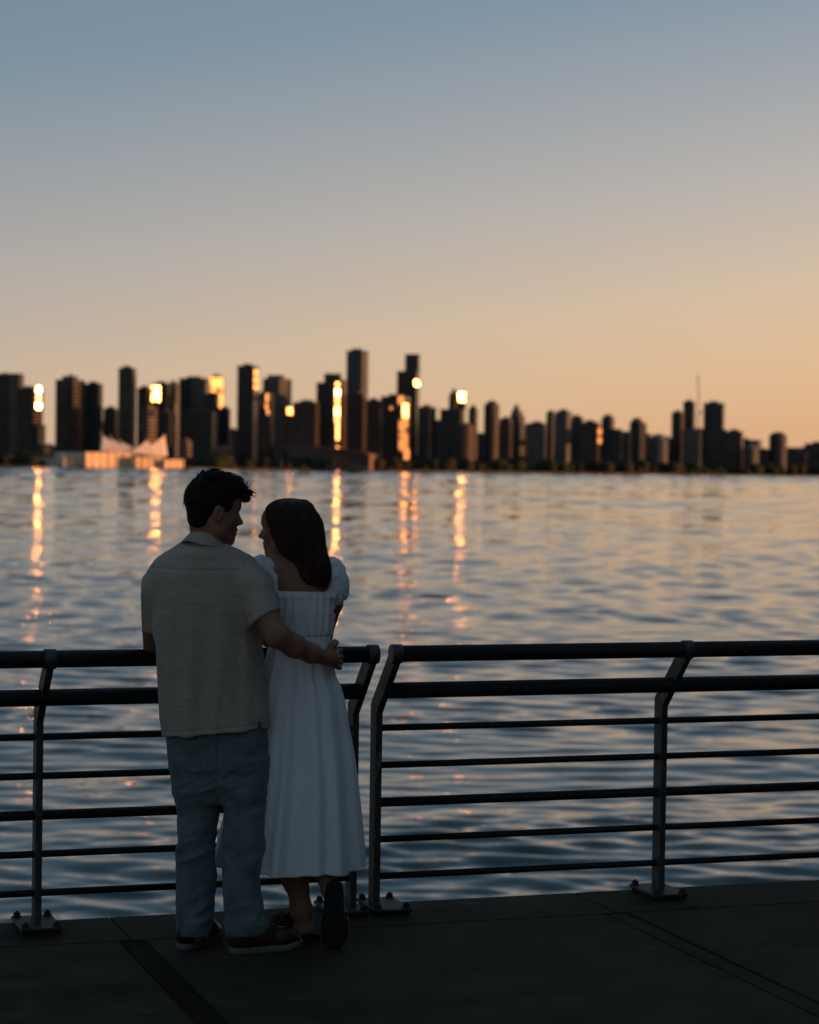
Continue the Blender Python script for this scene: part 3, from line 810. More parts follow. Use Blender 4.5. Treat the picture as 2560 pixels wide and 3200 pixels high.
# --- trees along the far shore: one dark mass
M_shrub = mat('shore_foliage', (0.03, 0.035, 0.018), 0.9, 0.1, var=0.4, vscale=0.6)
rs = random.Random(8)
V, Fc = [], []
def blob(c, r, h):
    bm_ = bmesh.new(); bmesh.ops.create_icosphere(bm_, subdivisions=2, radius=1.0)
    o = len(V)
    for v in bm_.verts:
        k = rs.uniform(.72, 1.15); V.append((c[0] + v.co.x * r * k, c[1] + v.co.y * r * k, c[2] + v.co.z * h * k))
    bm_.verts.index_update()
    Fc.extend([tuple(o + v.index for v in f.verts) for f in bm_.faces]); bm_.free()
for i in range(330):
    x = rs.uniform(-420, 560)
    yy = shore_y(x) + rs.uniform(8, 40)
    if -345 < x < -215: yy += 90
    h = rs.choice((3, 4, 5, 6, 8)) * rs.uniform(.8, 1.25)
    blob((x, yy, LAND_Z + h * .55), h * rs.uniform(.8, 1.5), h)
tag(from_np('shore_trees', V, Fc, M_shrub, smooth=False), 'dark line of trees along the far shore', 'trees', kind='stuff')
# --- small sailing boats moored at the far shore
M_hull = mat('white_hull', (0.6, 0.6, 0.58), 0.4)
def sailboat(label, xd, Y, L_, mast):
    P = W(xd, 990, Y); root = empty('sailboat', (P.x, P.y, WATER_Z), rs.uniform(-.5, .5)); tag(root, label, 'boat', 'boats moored off the far shore')
    bm = bmesh.new()
    prof = [(-L_ / 2, .9), (-L_ / 4, 1.3), (L_ / 6, 1.25), (L_ * .38, .7), (L_ / 2, .05)]
    lo, hi = [], []
    for sgn in (-1, 1):
        lo.append([bm.verts.new((x * .94, sgn * w * .6, -.2)) for x, w in prof]); hi.append([bm.verts.new((x, sgn * w, 1.1)) for x, w in prof])
    for i in range(4):
        bm.faces.new((lo[0][i], lo[0][i + 1], hi[0][i + 1], hi[0][i])); bm.faces.new((lo[1][i + 1], lo[1][i], hi[1][i], hi[1][i + 1]))
        bm.faces.new((hi[0][i], hi[0][i + 1], hi[1][i + 1], hi[1][i])); bm.faces.new((lo[0][i + 1], lo[0][i], lo[1][i], lo[1][i + 1]))
    bm.faces.new((lo[0][0], hi[0][0], hi[1][0], lo[1][0])); bm.faces.new((lo[0][4], lo[1][4], hi[1][4], hi[0][4]))
    from_bm('hull', bm, M_hull, root)
    bm = bmesh.new(); bm_box(bm, -L_ * .2, L_ * .15, -.7, .7, 1.09, 1.9); from_bm('cabin', bm, M_hull, root, bevel=.15)
    bm = bmesh.new(); bm_tube(bm, (L_ * .05, 0, 1.0), (L_ * .05, 0, mast), .12, .07, 6); from_bm('mast', bm, M_hull, root)
    bm = bmesh.new(); bm_tube(bm, (L_ * .05, 0, 2.4), (-L_ * .4, 0, 2.4), .14, .1, 6); from_bm('boom', bm, M_hull, root)
sailboat('small white sailboat moored under the wide dark tower right of the crane', 1528, 2480, 10, 13)
sailboat('small white sailboat moored left of the crane, near the low domed block', 1392, 2420, 9, 11)
sailboat('small white sailboat moored under the lone rounded tower', 1604, 2520, 11, 14)
# ------------------------------------------------------------------ sculpting kit: distance fields -> continuous skins
class Vox:
    def __init__(s, lo, hi, h):
        s.lo = np.array(lo, np.float32); s.h = np.float32(h)
        s.n = np.ceil((np.array(hi) - np.array(lo)) / h).astype(int) + 1
        s.a = np.full(s.n, 1.0, np.float32)
        s.ax = [s.lo[i] + s.h * np.arange(s.n[i], dtype=np.float32) for i in range(3)]
    def box(s, lo, hi, pad):
        i0 = np.clip(np.floor((np.array(lo) - pad - s.lo) / s.h).astype(int), 0, s.n - 1)
        i1 = np.clip(np.ceil((np.array(hi) + pad - s.lo) / s.h).astype(int) + 1, 1, s.n)
        sl = tuple(slice(a, b) for a, b in zip(i0, i1))
        return sl, s.ax[0][sl[0]][:, None, None], s.ax[1][sl[1]][None, :, None], s.ax[2][sl[2]][None, None, :]
    def add(s, f, lo, hi, k=0.01):
        sl, X, Y, Z = s.box(lo, hi, k + 3 * s.h)
        d = f(X, Y, Z).astype(np.float32); a = s.a[sl]
        if k > 0:
            t = np.clip(0.5 + 0.5 * (a - d) / k, 0, 1); s.a[sl] = a + (d - a) * t - k * t * (1 - t)
        else: s.a[sl] = np.minimum(a, d)
    def cut(s, f, lo, hi, k=0.004):
        sl, X, Y, Z = s.box(lo, hi, k + 3 * s.h)
        d = -f(X, Y, Z).astype(np.float32); a = s.a[sl]
        t = np.clip(0.5 - 0.5 * (a - d) / max(k, 1e-5), 0, 1); s.a[sl] = a + (d - a) * t + k * t * (1 - t)
    def caps(s, pts, rad, k=0.015):
        for i in range(len(pts) - 1):
            a, b = np.array(pts[i], float), np.array(pts[i + 1], float); ra, rb = rad[i], rad[i + 1]
            m = max(ra, rb)
            s.add(f_caps(a, b, ra, rb), np.minimum(a, b) - m, np.maximum(a, b) + m, k)
    def ell(s, c, r, M=None, k=0.015, cut=False):
        m = max(r)
        (s.cut if cut else s.add)(f_ell(c, r, M), np.array(c) - m, np.array(c) + m, k)
    def mesh(s, smooth=1):
        g = s.a
        neg = g < 0
        cnt = np.zeros(np.array(g.shape) - 1, np.int8)
        for dx in (0, 1):
            for dy in (0, 1):
                for dz in (0, 1):
                    cnt += neg[dx:g.shape[0] - 1 + dx, dy:g.shape[1] - 1 + dy, dz:g.shape[2] - 1 + dz]
        act = np.argwhere((cnt > 0) & (cnt < 8))
        idx = np.full(cnt.shape, -1, np.int32); idx[act[:, 0], act[:, 1], act[:, 2]] = np.arange(len(act))
        cor = np.array([(x, y, z) for x in (0, 1) for y in (0, 1) for z in (0, 1)])
        val = np.stack([g[act[:, 0] + c[0], act[:, 1] + c[1], act[:, 2] + c[2]] for c in cor], 1)
        ps = np.zeros((len(act), 3)); nn = np.zeros(len(act))
        for i in range(8):
            for j in range(i + 1, 8):
                if np.abs(cor[i] - cor[j]).sum() != 1: continue
                m = (val[:, i] < 0) != (val[:, j] < 0)
                t = val[m, i] / (val[m, i] - val[m, j])
                ps[m] += cor[i] + (cor[j] - cor[i]) * t[:, None]; nn[m] += 1
        V = s.lo + s.h * (act + ps / nn[:, None])
        Q = []
        for ax in range(3):
            b, c = (ax + 1) % 3, (ax + 2) % 3
            sl0 = [slice(None)] * 3; sl1 = [slice(None)] * 3; sl0[ax] = slice(0, -1); sl1[ax] = slice(1, None)
            n0, n1 = neg[tuple(sl0)], neg[tuple(sl1)]
            for flip, mk in ((False, n0 & ~n1), (True, ~n0 & n1)):
                e = np.argwhere(mk)
                e = e[(e[:, b] > 0) & (e[:, c] > 0) & (e[:, b] < g.shape[b] - 1) & (e[:, c] < g.shape[c] - 1)]
                q = []
                for (ob, oc) in ((-1, -1), (0, -1), (0, 0), (-1, 0)):
                    k = e.copy(); k[:, b] += ob; k[:, c] += oc; q.append(idx[k[:, 0], k[:, 1], k[:, 2]])
                q = np.stack(q, 1)
                Q.append(q[:, ::-1] if flip else q)
        Q = np.concatenate(Q); Q = Q[(Q >= 0).all(1)]
        for _ in range(smooth): V = relax(V, Q, 0.5)
        return V, Q
def relax(V, Q, k):
    acc = np.zeros_like(V); n = np.zeros(len(V))
    for i in range(4):
        for j in ((i + 1) % 4, (i + 3) % 4):
            for d in range(3): acc[:, d] += np.bincount(Q[:, i], V[Q[:, j], d], len(V))
            n += np.bincount(Q[:, i], minlength=len(V))
    n = np.maximum(n, 1)
    return V + k * (acc / n[:, None] - V)
def normals(V, Q):
    fn = np.cross(V[Q[:, 2]] - V[Q[:, 0]], V[Q[:, 3]] - V[Q[:, 1]])
    N = np.zeros_like(V)
    for i in range(4):
        for d in range(3): N[:, d] += np.bincount(Q[:, i], fn[:, d], len(V))
    return N / np.maximum(np.linalg.norm(N, axis=1, keepdims=True), 1e-12)
def f_caps(a, b, ra, rb):
    ba = b - a; bb = float(ba @ ba) or 1e-9
    def f(X, Y, Z):
        t = np.clip(((X - a[0]) * ba[0] + (Y - a[1]) * ba[1] + (Z - a[2]) * ba[2]) / bb, 0, 1)
        return np.sqrt((X - a[0] - ba[0] * t) ** 2 + (Y - a[1] - ba[1] * t) ** 2 + (Z - a[2] - ba[2] * t) ** 2) - (ra + (rb - ra) * t)
    return f
def f_ell(c, r, M=None):
    M = np.eye(3) if M is None else np.array(M)      # rows: local axes in world
    def f(X, Y, Z):
        x, y, z = X - c[0], Y - c[1], Z - c[2]
        q = [(M[i][0] * x + M[i][1] * y + M[i][2] * z) / r[i] for i in range(3)]
        k0 = np.sqrt(q[0] ** 2 + q[1] ** 2 + q[2] ** 2)
        k1 = np.sqrt((q[0] / r[0]) ** 2 + (q[1] / r[1]) ** 2 + (q[2] / r[2]) ** 2)
        return k0 * (k0 - 1) / np.maximum(k1, 1e-6)
    return f
def f_plane(p, n):
    p, n = np.array(p, float), np.array(n, float); n = n / np.linalg.norm(n)
    return lambda X, Y, Z: (X - p[0]) * n[0] + (Y - p[1]) * n[1] + (Z - p[2]) * n[2]
def f_boxr(x0, x1, y0, y1, z0, z1):
    return lambda X, Y, Z: np.maximum(np.maximum(np.maximum(x0 - X, X - x1), np.maximum(y0 - Y, Y - y1)), np.maximum(z0 - Z, Z - z1))
class Loft:
    """rings (y in photo units, left, right, middle distance, half depth, exponent)"""
    def __init__(s, rings, Yref):
        R = []
        for (yd, xl, xr, yc, ry, n) in rings:
            a, b = W(xl, yd, Yref), W(xr, yd, Yref)
            R.append(((a.z + b.z) / 2, (a.x + b.x) / 2, yc, (b.x - a.x) / 2, ry, n))
        R.sort(); R = np.array(R)
        zz = np.linspace(R[0, 0], R[-1, 0], 240)
        out = [zz]
        for c in range(1, 6):
            v = np.interp(zz, R[:, 0], R[:, c])
            p = np.pad(v, 7, mode='edge'); v = np.convolve(p, np.hanning(15) / np.hanning(15).sum(), 'valid')
            out.append(v)
        s.t = out; s.z0, s.z1 = R[0, 0], R[-1, 0]
    def at(s, z): return [np.interp(z, s.t[0], s.t[i]) for i in range(1, 6)]
    def __call__(s, off=0.0, zlo=None, zhi=None, cap=0.01):
        z0, z1 = (s.z0 if zlo is None else zlo), (s.z1 if zhi is None else zhi)
        def f(X, Y, Z):
            cx, cy, rx, ry, n = [q.astype(np.float32) for q in s.at(Z)]
            rx = rx + off; ry = ry + off
            u = np.abs((X - cx) / rx); v = np.abs((Y - cy) / ry)
            d = ((u ** n + v ** n) ** (1 / n) - 1) * np.minimum(rx, ry) * 0.9
            return np.maximum(d, np.maximum(z0 - Z, Z - z1))
        return f
    def bbox(s, off=0):
        t = s.t
        return np.array([(t[1] - t[3]).min() - off, (t[2] - t[4]).min() - off, s.z0]), np.array([(t[1] + t[3]).max() + off, (t[2] + t[4]).max() + off, s.z1])
    def theta(s, V):
        cx, cy, rx, ry, n = s.at(V[:, 2]); return np.arctan2((V[:, 1] - cy) / ry, (V[:, 0] - cx) / rx)
def sstep(a, b, x):
    t = np.clip((x - a) / (b - a), 0, 1); return t * t * (3 - 2 * t)
def J(xd, yd, Y): return np.array(W(xd, yd, Y))
def ZD(yd, Y, xd=560): return W(xd, yd, Y).z
def XD(xd, Y, yd=1500): return W(xd, yd, Y).x
def frame(fwd, pitch, lean=0.0):
    """head axes: forward, side (towards the camera), up"""
    f = np.array([fwd[0], fwd[1], 0.0]); f /= np.linalg.norm(f)
    u = np.array([0, 0, 1.0]); sd = np.cross(f, u)
    f2 = f * math.cos(pitch) + u * math.sin(pitch); u2 = u * math.cos(pitch) - f * math.sin(pitch)
    u3 = u2 * math.cos(lean) + sd * math.sin(lean); s3 = sd * math.cos(lean) - u2 * math.sin(lean)
    return f2, s3, u3

def head(v, c, fr, sc, female=False):
    f, s, u = fr
    M = [f, s, u]
    def L(a, b, d): return np.array(c) + (f * a + s * b + u * d) * sc
    E = lambda p, r, k=.02, cut=False, MM=M: v.ell(L(*p), [x * sc for x in r], MM, k * sc, cut)
    Cp = lambda pts, rad, k=.012: v.caps([L(*p) for p in pts], [r * sc for r in rad], k * sc)
    E((-.012, 0, .030), (.098, .076, .082))                       # skull
    E((.030, 0, -.030), (.060, .060, .085), .03)                  # face block
    E((.062, 0, .035), (.034, .052, .040), .03)                   # forehead
    jr = .013 if female else .017
    for sg in (-1, 1):
        Cp([(-.008, .056 * sg, -.050), (.010, .050 * sg, -.080), (.062, .016 * sg, -.108)], [jr, jr + .002, jr], .03)
        E((.052, .040 * sg, -.030), (.028, .022, .026), .025)     # cheek
        E((.0735, .032 * sg, .002), (.012, .015, .011), .004, True)   # eye hollow
        E((.0665, .031 * sg, .001), (.0125, .0125, .0125), .003)  # eye
        Cp([(.081, .012 * sg, .014), (.078, .034 * sg, .019), (.064, .052 * sg, .012)], [.008, .008, .006], .014)
        # ear
        e = (-.010, .077 * sg, -.016)
        E(e, (.020, .008, .031), .006); E((-.006, .085 * sg, -.014), (.011, .006, .019), .004, True)
    E((.074, 0, -.106), (.020, .022, .017), .02)                  # chin
    E((.082, 0, -.070), (.014, .026, .024), .02)                  # mouth mound
    Cp([(.088, 0, .010), (.100, 0, -.020), (.113 if not female else .114, 0, -.036)], [.0080, .0085, .0100], .008)
    for sg in (-1, 1): E((.097, .010 * sg, -.042), (.011, .008, .008), .008)
    Cp([(.094, -.014, -.066), (.0975, 0, -.064), (.094, .014, -.066)], [.005, .0066, .005], .006)
    Cp([(.091, -.013, -.078), (.0945, 0, -.0785), (.091, .013, -.078)], [.0055, .0075, .0055], .006)
    E((.104, 0, -.0715), (.014, .03, .0018), .003, True)          # lip line
    return L
def fingers(v, base, dirs, lens, rad, spread, bend, up, k=.006):
    """four fingers: knuckle points, three bent phalanges each"""
    for i, b in enumerate(base):
        p = np.array(b, float); d = np.array(dirs[i], float); d /= np.linalg.norm(d)
        ax = np.array(bend, float); ax /= np.linalg.norm(ax)
        pts = [p]; ang = 0
        for j, fr_ in enumerate((.45, .32, .23)):
            ang += up[j]
            dd = d * math.cos(ang) + np.cross(ax, d) * math.sin(ang)
            p = p + dd * lens[i] * fr_; pts.append(p)
        v.caps(pts, [rad[i], rad[i] * .95, rad[i] * .88, rad[i] * .75], k)
def tubes(paths, radii, seg=5):
    """many tapered locks of hair as one mesh"""
    V, F = [], []
    for P, r in zip(paths, radii):
        P = np.asarray(P, float); n = len(P)
        T = np.gradient(P, axis=0); T /= np.linalg.norm(T, axis=1, keepdims=True) + 1e-9
        a = np.cross(T, [0.3, 0.2, 0.93]); a /= np.linalg.norm(a, axis=1, keepdims=True) + 1e-9
        b = np.cross(T, a); o = len(V)
        rr = r * np.sin(np.linspace(0.35, PI * .97, n)) ** 0.6
        for i in range(n):
            for k in range(seg):
                t = 2 * PI * k / seg; V.append(P[i] + (a[i] * math.cos(t) + b[i] * math.sin(t)) * rr[i])
        for i in range(n - 1):
            for k in range(seg): F.append((o + i * seg + k, o + i * seg + (k + 1) % seg, o + (i + 1) * seg + (k + 1) % seg, o + (i + 1) * seg + k))
    return V, F

# ------------------------------------------------------------------ people: materials
def cloth(name, base, rough=0.9, var=.12, vscale=60, stretch=(1, 1, 1), bump=.25, bscale=220, sheen=0.15, trans=0.0):
    m = mat(name, base, rough, 0.15, var=var, vscale=vscale, stretch=stretch, bump=bump, bscale=bscale, bdist=.002, detail=5)
    p = m.node_tree.nodes['Principled BSDF']
    p.inputs['Sheen Weight'].default_value = sheen
    return m
M_skin_m = mat('skin_tanned', (0.26, 0.135, 0.085), 0.62, 0.25, var=.12, vscale=30, bump=.1, bscale=300, bdist=.001)
M_skin_w = mat('skin_light', (0.30, 0.165, 0.11), 0.62, 0.25, var=.1, vscale=30, bump=.08, bscale=300, bdist=.001)
for m_ in (M_skin_m, M_skin_w):
    p_ = m_.node_tree.nodes['Principled BSDF']; p_.inputs['Subsurface Weight'].default_value = 0.15; p_.inputs['Subsurface Radius'].default_value = (.012, .005, .003)
M_hair_m = mat('dark_hair', (0.013, 0.009, 0.006), 0.65, 0.12, var=.4, vscale=60)
M_hair_w = mat('brown_hair', (0.055, 0.030, 0.018), 0.5, 0.25, var=.5, vscale=50, stretch=(1, 1, .2))
M_linen = cloth('beige_linen', (0.36, 0.31, 0.25), var=.09, vscale=120, stretch=(.5, .5, 1), bump=.35, bscale=160)
M_white = cloth('white_cotton', (0.72, 0.735, 0.745), var=.05, vscale=40, bump=.2, bscale=180)
M_denim = cloth('washed_denim', (0.120, 0.155, 0.155), var=.3, vscale=14, bump=.3, bscale=240)
M_leather = mat('brown_leather', (0.034, 0.015, 0.009), 0.45, 0.4, var=.4, vscale=25, bump=.15, bscale=120, bdist=.002)
M_solew = mat('pale_rubber_sole', (0.13, 0.13, 0.118), 0.7, 0.3, var=.15, vscale=40)
M_clog = mat('dark_suede', (0.022, 0.016, 0.013), 0.85, 0.2, var=.4, vscale=60)
M_outsole = mat('dark_outsole', (0.012, 0.011, 0.010), 0.8, 0.2, var=.3, vscale=80, bump=.5, bscale=120, bdist=.003)
M_buckle = mat('buckle_metal', (0.25, 0.2, 0.16), 0.4, 0.5, metal=.8)
HV = 0.0040
YM, YW = 8.10, 8.24      # distances of the man and the woman

# ------------------------------------------------------------------ man
def build_man():
    v = Vox((XD(285, 8.0), 7.80, -0.002), (XD(735, 8.0), 8.62, 1.80), HV)
    fr = frame((math.cos(math.radians(27)), math.sin(math.radians(27))), math.radians(-7), math.radians(0))
    hc = J(450, 1072, 8.10)
    Lh = head(v, hc, fr, 1.0)
    C7 = J(430, 1152, 8.085)
    v.caps([Lh(-.035, 0, -.035), C7 + np.array([.01, .02, 0])], [.054, .060], .03)          # neck
    v.caps([Lh(.004, 0, -.080), C7 + np.array([.02, .04, -.03])], [.032, .042], .02)
    tor = Loft([(1160, 400, 468, 8.09, .060, 2), (1185, 368, 500, 8.10, .075, 2.2), (1215, 346, 520, 8.10, .090, 2.4), (1290, 338, 536, 8.10, .108, 2.4),
                (1400, 348, 536, 8.10, .100, 2.4), (1520, 352, 548, 8.09, .105, 2.4), (1600, 366, 552, 8.085, .105, 2.4), (1660, 380, 548, 8.08, .09, 2.2)], YM)
    v.add(tor(), *tor.bbox(), .03)
    v.caps([C7, J(382, 1182, 8.09), J(346, 1216, 8.10)], [.045, .032, .036], .03)
    v.caps([C7, J(478, 1184, 8.09), J(518, 1216, 8.085)], [.045, .032, .036], .03)
    # left arm: elbow on the rail, forearm lying along beyond it
    v.caps([J(342, 1218, 8.10), J(323, 1290, 8.16), J(318, 1352, 8.235)], [.042, .043, .040], .02)
    v.caps([J(318, 1352, 8.235), J(350, 1362, 8.33), J(400, 1364, 8.40)], [.040, .038, .028], .015)
    v.ell(J(414, 1366, 8.42), (.045, .03, .016), None, .012)
    fingers(v, [J(430, 1362 + 4 * i, 8.415 + .012 * i) for i in range(4)], [(1, -.1, -.35)] * 4, [.075, .082, .078, .062], [.0088] * 4, 0, (0, 1, 0), (.25, .5, .4))
    v.caps([J(408, 1358, 8.40), J(424, 1352, 8.385), J(436, 1352, 8.37)], [.012, .0105, .009], .008)
    # right arm round her back
    v.caps([J(520, 1220, 8.07), J(556, 1292, 7.985), J(584, 1338, 7.955)], [.042, .045, .043], .02)
    v.caps([J(584, 1338, 7.955), J(620, 1361, 8.00), J(656, 1376, 8.045), J(685, 1384, 8.085)], [.043, .040, .033, .0265], .02)
    v.caps([J(685, 1384, 8.085), J(699, 1385, 8.115)], [.026, .030], .012)
    v.ell(J(703, 1386, 8.13), (.022, .032, .034), None, .012)
    fingers(v, [J(709, 1371 + 11 * i, 8.142 - .003 * abs(i - 1)) for i in range(4)], [(.52, .86, -.06 - .05 * i) for i in range(4)], [.078, .088, .082, .064],
            [.0098, .0102, .0098, .0088], 0, (0, 0, 1), (.15, .6, .55), .005)
    v.caps([J(694, 1372, 8.105), J(700, 1360, 8.105), J(705, 1354, 8.125), J(709, 1353, 8.145)], [.015, .0125, .0118, .0095], .010)
    # legs
    v.caps([J(420, 1610, 8.08), J(413, 1760, 8.07), J(412, 1935, 8.06)], [.080, .048, .038], .03)
    v.caps([J(505, 1610, 8.07), J(512, 1760, 8.03), J(516, 1945, 7.99)], [.080, .050, .038], .03)
    v.caps([J(412, 1935, 8.06), J(412, 1968, 8.05), J(436, 1980, 8.14)], [.038, .030, .020], .02)
    v.caps([J(516, 1945, 7.99), J(514, 1978, 7.985), J(585, 1988, 8.05)], [.038, .030, .020], .02)
    V, Q = v.mesh(1)
    body = from_np('person', V, Q, M_skin_m)
    tag(body, 'dark-haired person in beige short-sleeved shirt and jeans, one arm round the other', 'person')
    # eyebrow and lashes give the brow its dark line
    # ---- hair
    f, s, u = fr
    hv = Vox(hc - .19, hc + .19, .0035)
    Mh = [f, s, u]
    hv.ell(Lh(-.012, 0, .034), (.105, .083, .090), Mh, .01)
    hv.ell(Lh(.012, 0, .078), (.088, .075, .052), Mh, .02)          # volume on top
    hv.ell(Lh(.066, 0, .082), (.040, .060, .036), Mh, .02)          # front
    hv.ell(Lh(-.046, 0, -.034), (.048, .060, .056), Mh, .02)        # back of the head down to the nape
    rng = np.random.RandomState(3)
    for i in range(60):                                             # clumps of wavy hair on top and in front
        a = rng.uniform(-.05, .112); b = rng.uniform(-.062, .062)
        top = .030 + .098 * math.sqrt(max(0, 1 - (a / .125) ** 2 - (b / .10) ** 2 * .8))
        hv.ell(Lh(a, b, top + rng.uniform(-.006, .006)), (rng.uniform(.016, .026), rng.uniform(.011, .017), rng.uniform(.008, .013)), Mh, .012)
    for i in range(14):                                             # fringe hanging over the brow
        b = -.05 + .1 * i / 13
        hv.ell(Lh(.098 + rng.uniform(-.004, .008), b, .052 + rng.uniform(-.012, .006)), (.013, .011, .017), Mh, .006)
    def region(X, Y, Z):                            # <0 inside the part of the head without hair
        x, y, z = X - hc[0], Y - hc[1], Z - hc[2]
        a = f[0] * x + f[1] * y + f[2] * z; d = u[0] * x + u[1] * y + u[2] * z; b = np.abs(s[0] * x + s[1] * y + s[2] * z)
        face = np.maximum(.048 - a, d - .040)
        ear = np.maximum(.016 - a, d + .038)
        earhole = np.maximum(np.maximum(np.abs(a + .006) - .019, np.abs(d + .020) - .030), .066 - b)
        nape = d + .100 + .45 * (a + .05)
        return np.minimum(np.minimum(face, ear), np.minimum(nape, earhole))
    hv.cut(region, hc - .2, hc + .2, .010)
    HVt, HQ = hv.mesh(1)
    n_ = normals(HVt, HQ)
    rel = (HVt - hc) @ np.array([f, s, u]).T
    amp = .0040 * sstep(.0, .08, rel[:, 2]) + .0008
    HVt = HVt + n_ * (amp * (vnoise(HVt, (.011, .011, .011)) + .5 * vnoise(HVt, (.005, .005, .005), 2)))[:, None]
    hair = from_np('hair', HVt, HQ, M_hair_m, body)
    tag(hair, 'short wavy dark hair')
    paths, rad = [], []
    k = rng.choice(len(HVt), 700)
    for i in k:
        if rel[i, 2] < .012: continue
        p = HVt[i] - n_[i] * .003
        w = rng.randn(3) * .4 + f * .8 + u * .25; w -= n_[i] * (w @ n_[i]); w /= np.linalg.norm(w)
        side = np.cross(n_[i], w); cur = rng.uniform(-1.6, 1.6); ln = rng.uniform(.018, .042); q = [p]
        for j in range(8):
            ang = cur * j / 7
            q.append(q[-1] + (w * math.cos(ang) + side * math.sin(ang) + n_[i] * (.22 - .08 * j)) * ln / 8)
        paths.append(q); rad.append(rng.uniform(.0007, .0016))
    TV, TF = tubes(paths, rad)
    from_np('hair_locks', TV, TF, M_hair_m, hair)
    # ---- shirt
    sh = Loft([(1150, 388, 474, 8.085, .075, 2), (1163, 362, 496, 8.09, .092, 2.1), (1180, 345, 520, 8.10, .105, 2.2), (1205, 328, 538, 8.10, .118, 2.4), (1260, 322, 545, 8.10, .130, 2.5),
               (1325, 323, 549, 8.10, .134, 2.5), (1383, 329, 556, 8.10, .135, 2.5), (1436, 333, 561, 8.10, .138, 2.4), (1500, 339, 566, 8.095, .142, 2.4), (1560, 346, 570, 8.09, .146, 2.4)], YM)
    sv = Vox((XD(288, 8.0), 7.83, ZD(1570, 8.0)), (XD(605, 8.0), 8.36, ZD(1100, 8.1)), HV)
    sv.add(sh(), *sh.bbox(), .01)
    a0, a1, a2 = J(354, 1206, 8.10), J(326, 1244, 8.115), J(311, 1318, 8.165)
    sv.caps([a0, a1, a2 + (a2 - a1) * .25], [.062, .060, .0565], .035)
    b0, b1, b2 = J(508, 1202, 8.085), J(534, 1232, 8.05), J(560, 1302, 7.985)
    sv.caps([b0, b1, b2 + (b2 - b1) * .25], [.062, .063, .060], .035)
    d1 = a2 - a1; d1 /= np.linalg.norm(d1); d2 = b2 - b1; d2 /= np.linalg.norm(d2)
    d2 = np.array([math.sin(math.radians(33)), -.28, -math.cos(math.radians(33))])
    sv.cut(lambda X, Y, Z: np.maximum(-f_plane(a2, d1)(X, Y, Z), f_boxr(-9, XD(330, 8.1), -9, 99, -9, a2[2] + .05)(X, Y, Z)), a2 - .12, a2 + .12, .003)
    sv.cut(lambda X, Y, Z: np.maximum(-f_plane(b2, d2)(X, Y, Z), f_caps(b1, b2 + (b2 - b1), .085, .085)(X, Y, Z)), b2 - .14, b2 + .14, .003)
    # hollow sleeves at the cuff
    sv.cut(f_caps(a2 + d1 * .035, a2 + d1 * .08, .047, .047), a2 - .1, a2 + .1, .003)
    sv.cut(f_caps(b2 + d2 * .035, b2 + d2 * .08, .049, .049), b2 - .1, b2 + .1, .003)
    nk = C7 + np.array([.012, .03, .012])
    sv.caps([J(428, 1158, 8.09), J(384, 1176, 8.09), J(350, 1206, 8.10)], [.058, .042, .050], .03)
    sv.caps([J(434, 1160, 8.09), J(478, 1180, 8.09), J(516, 1208, 8.085)], [.056, .042, .050], .03)
    sv.cut(f_caps(nk + np.array([0, 0, -.015]), nk + np.array([0.01, 0.01, .12]), .058, .070), nk - .15, nk + .15, .004)
    # hem: cut level, hollow, with side slit
    zl, zr = ZD(1554, 8.0, 345), ZD(1538, 8.0, 544)
    xl_, xr_ = XD(345, 8.0), XD(544, 8.0)
    sv.cut(lambda X, Y, Z: Z - (zl + (zr - zl) * (X - xl_) / (xr_ - xl_)) + Y * 0, (-9, -9, -9), (9, 99, zr + .02), .004)
    sx, sz = XD(545, 7.98), ZD(1512, 7.98, 545)
    sv.cut(lambda X, Y, Z: np.maximum(np.abs(X - sx - (sz - Z) * .12) - (sz - Z) * .16, Y - 8.06), (sx - .05, 7.8, zr - .05), (sx + .05, 8.08, sz), .002)
    SV, SQ = sv.mesh(2)
    N_ = normals(SV, SQ)
    zn = SV[:, 2]; ztop, zbot = ZD(1180, 8.1), zl
    t = sstep(ztop, zbot, zn)
    fold = (.0095 * vnoise(SV, (.055, .08, .42), 1) + .006 * vnoise(SV, (.028, .05, .26), 2)) * (.35 + .8 * t)
    dg = SV @ np.array([[.80, 0, .6], [0, 1, 0], [-.6, 0, .8]]).T
    fold += .009 * vnoise(dg, (.045, .09, .25), 3) * sstep(XD(430, 8.1), XD(540, 8.1), SV[:, 0])
    fold += .0008 * vnoise(SV, (.12, .12, .02), 4) + .0010 * vnoise(SV, (.02, .02, .012), 5)
    # yoke seam and hem stitching lines
    ys = ZD(1203, 8.0); fold -= .0028 * np.exp(-((zn - ys - .02 * np.abs(SV[:, 0] - XD(436, 8.1))) / .004) ** 2) * (SV[:, 1] < 8.08)
    hz = zl + (zr - zl) * (SV[:, 0] - xl_) / (xr_ - xl_)
    fold -= .002 * np.exp(-((zn - hz - .022) / .0035) ** 2)
    # armhole seams
    for (p0, p1) in ((J(344, 1180, 8.1), J(338, 1290, 8.1)), (J(520, 1176, 8.08), J(529, 1300, 8.06))):
        e = p1 - p0; tt = np.clip(((SV - p0) @ e) / (e @ e), 0, 1); dd = np.abs(SV[:, 0] - (p0[0] + e[0] * tt))
        fold -= .0035 * np.exp(-(dd / .006) ** 2) * (SV[:, 2] > p1[2]) * (SV[:, 2] < p0[2])
    SV = SV + N_ * fold[:, None]
    shirt = from_np('shirt', SV, SQ, M_linen, body); tag(shirt, 'beige linen short-sleeved shirt with a side slit')
    cv_, cq_ = [], []
    nph = 48
    zt, zb2 = ZD(1121, 8.05, 436), ZD(1147, 8.0, 430)
    rows = [(0.0, .0555, .060, -.030), (0.0, .0585, .063, .0), (0.15, .064, .068, -.004), (.5, .0745, .077, -.022), (.85, .082, .085, -.036), (1.0, .085, .088, -.042)]
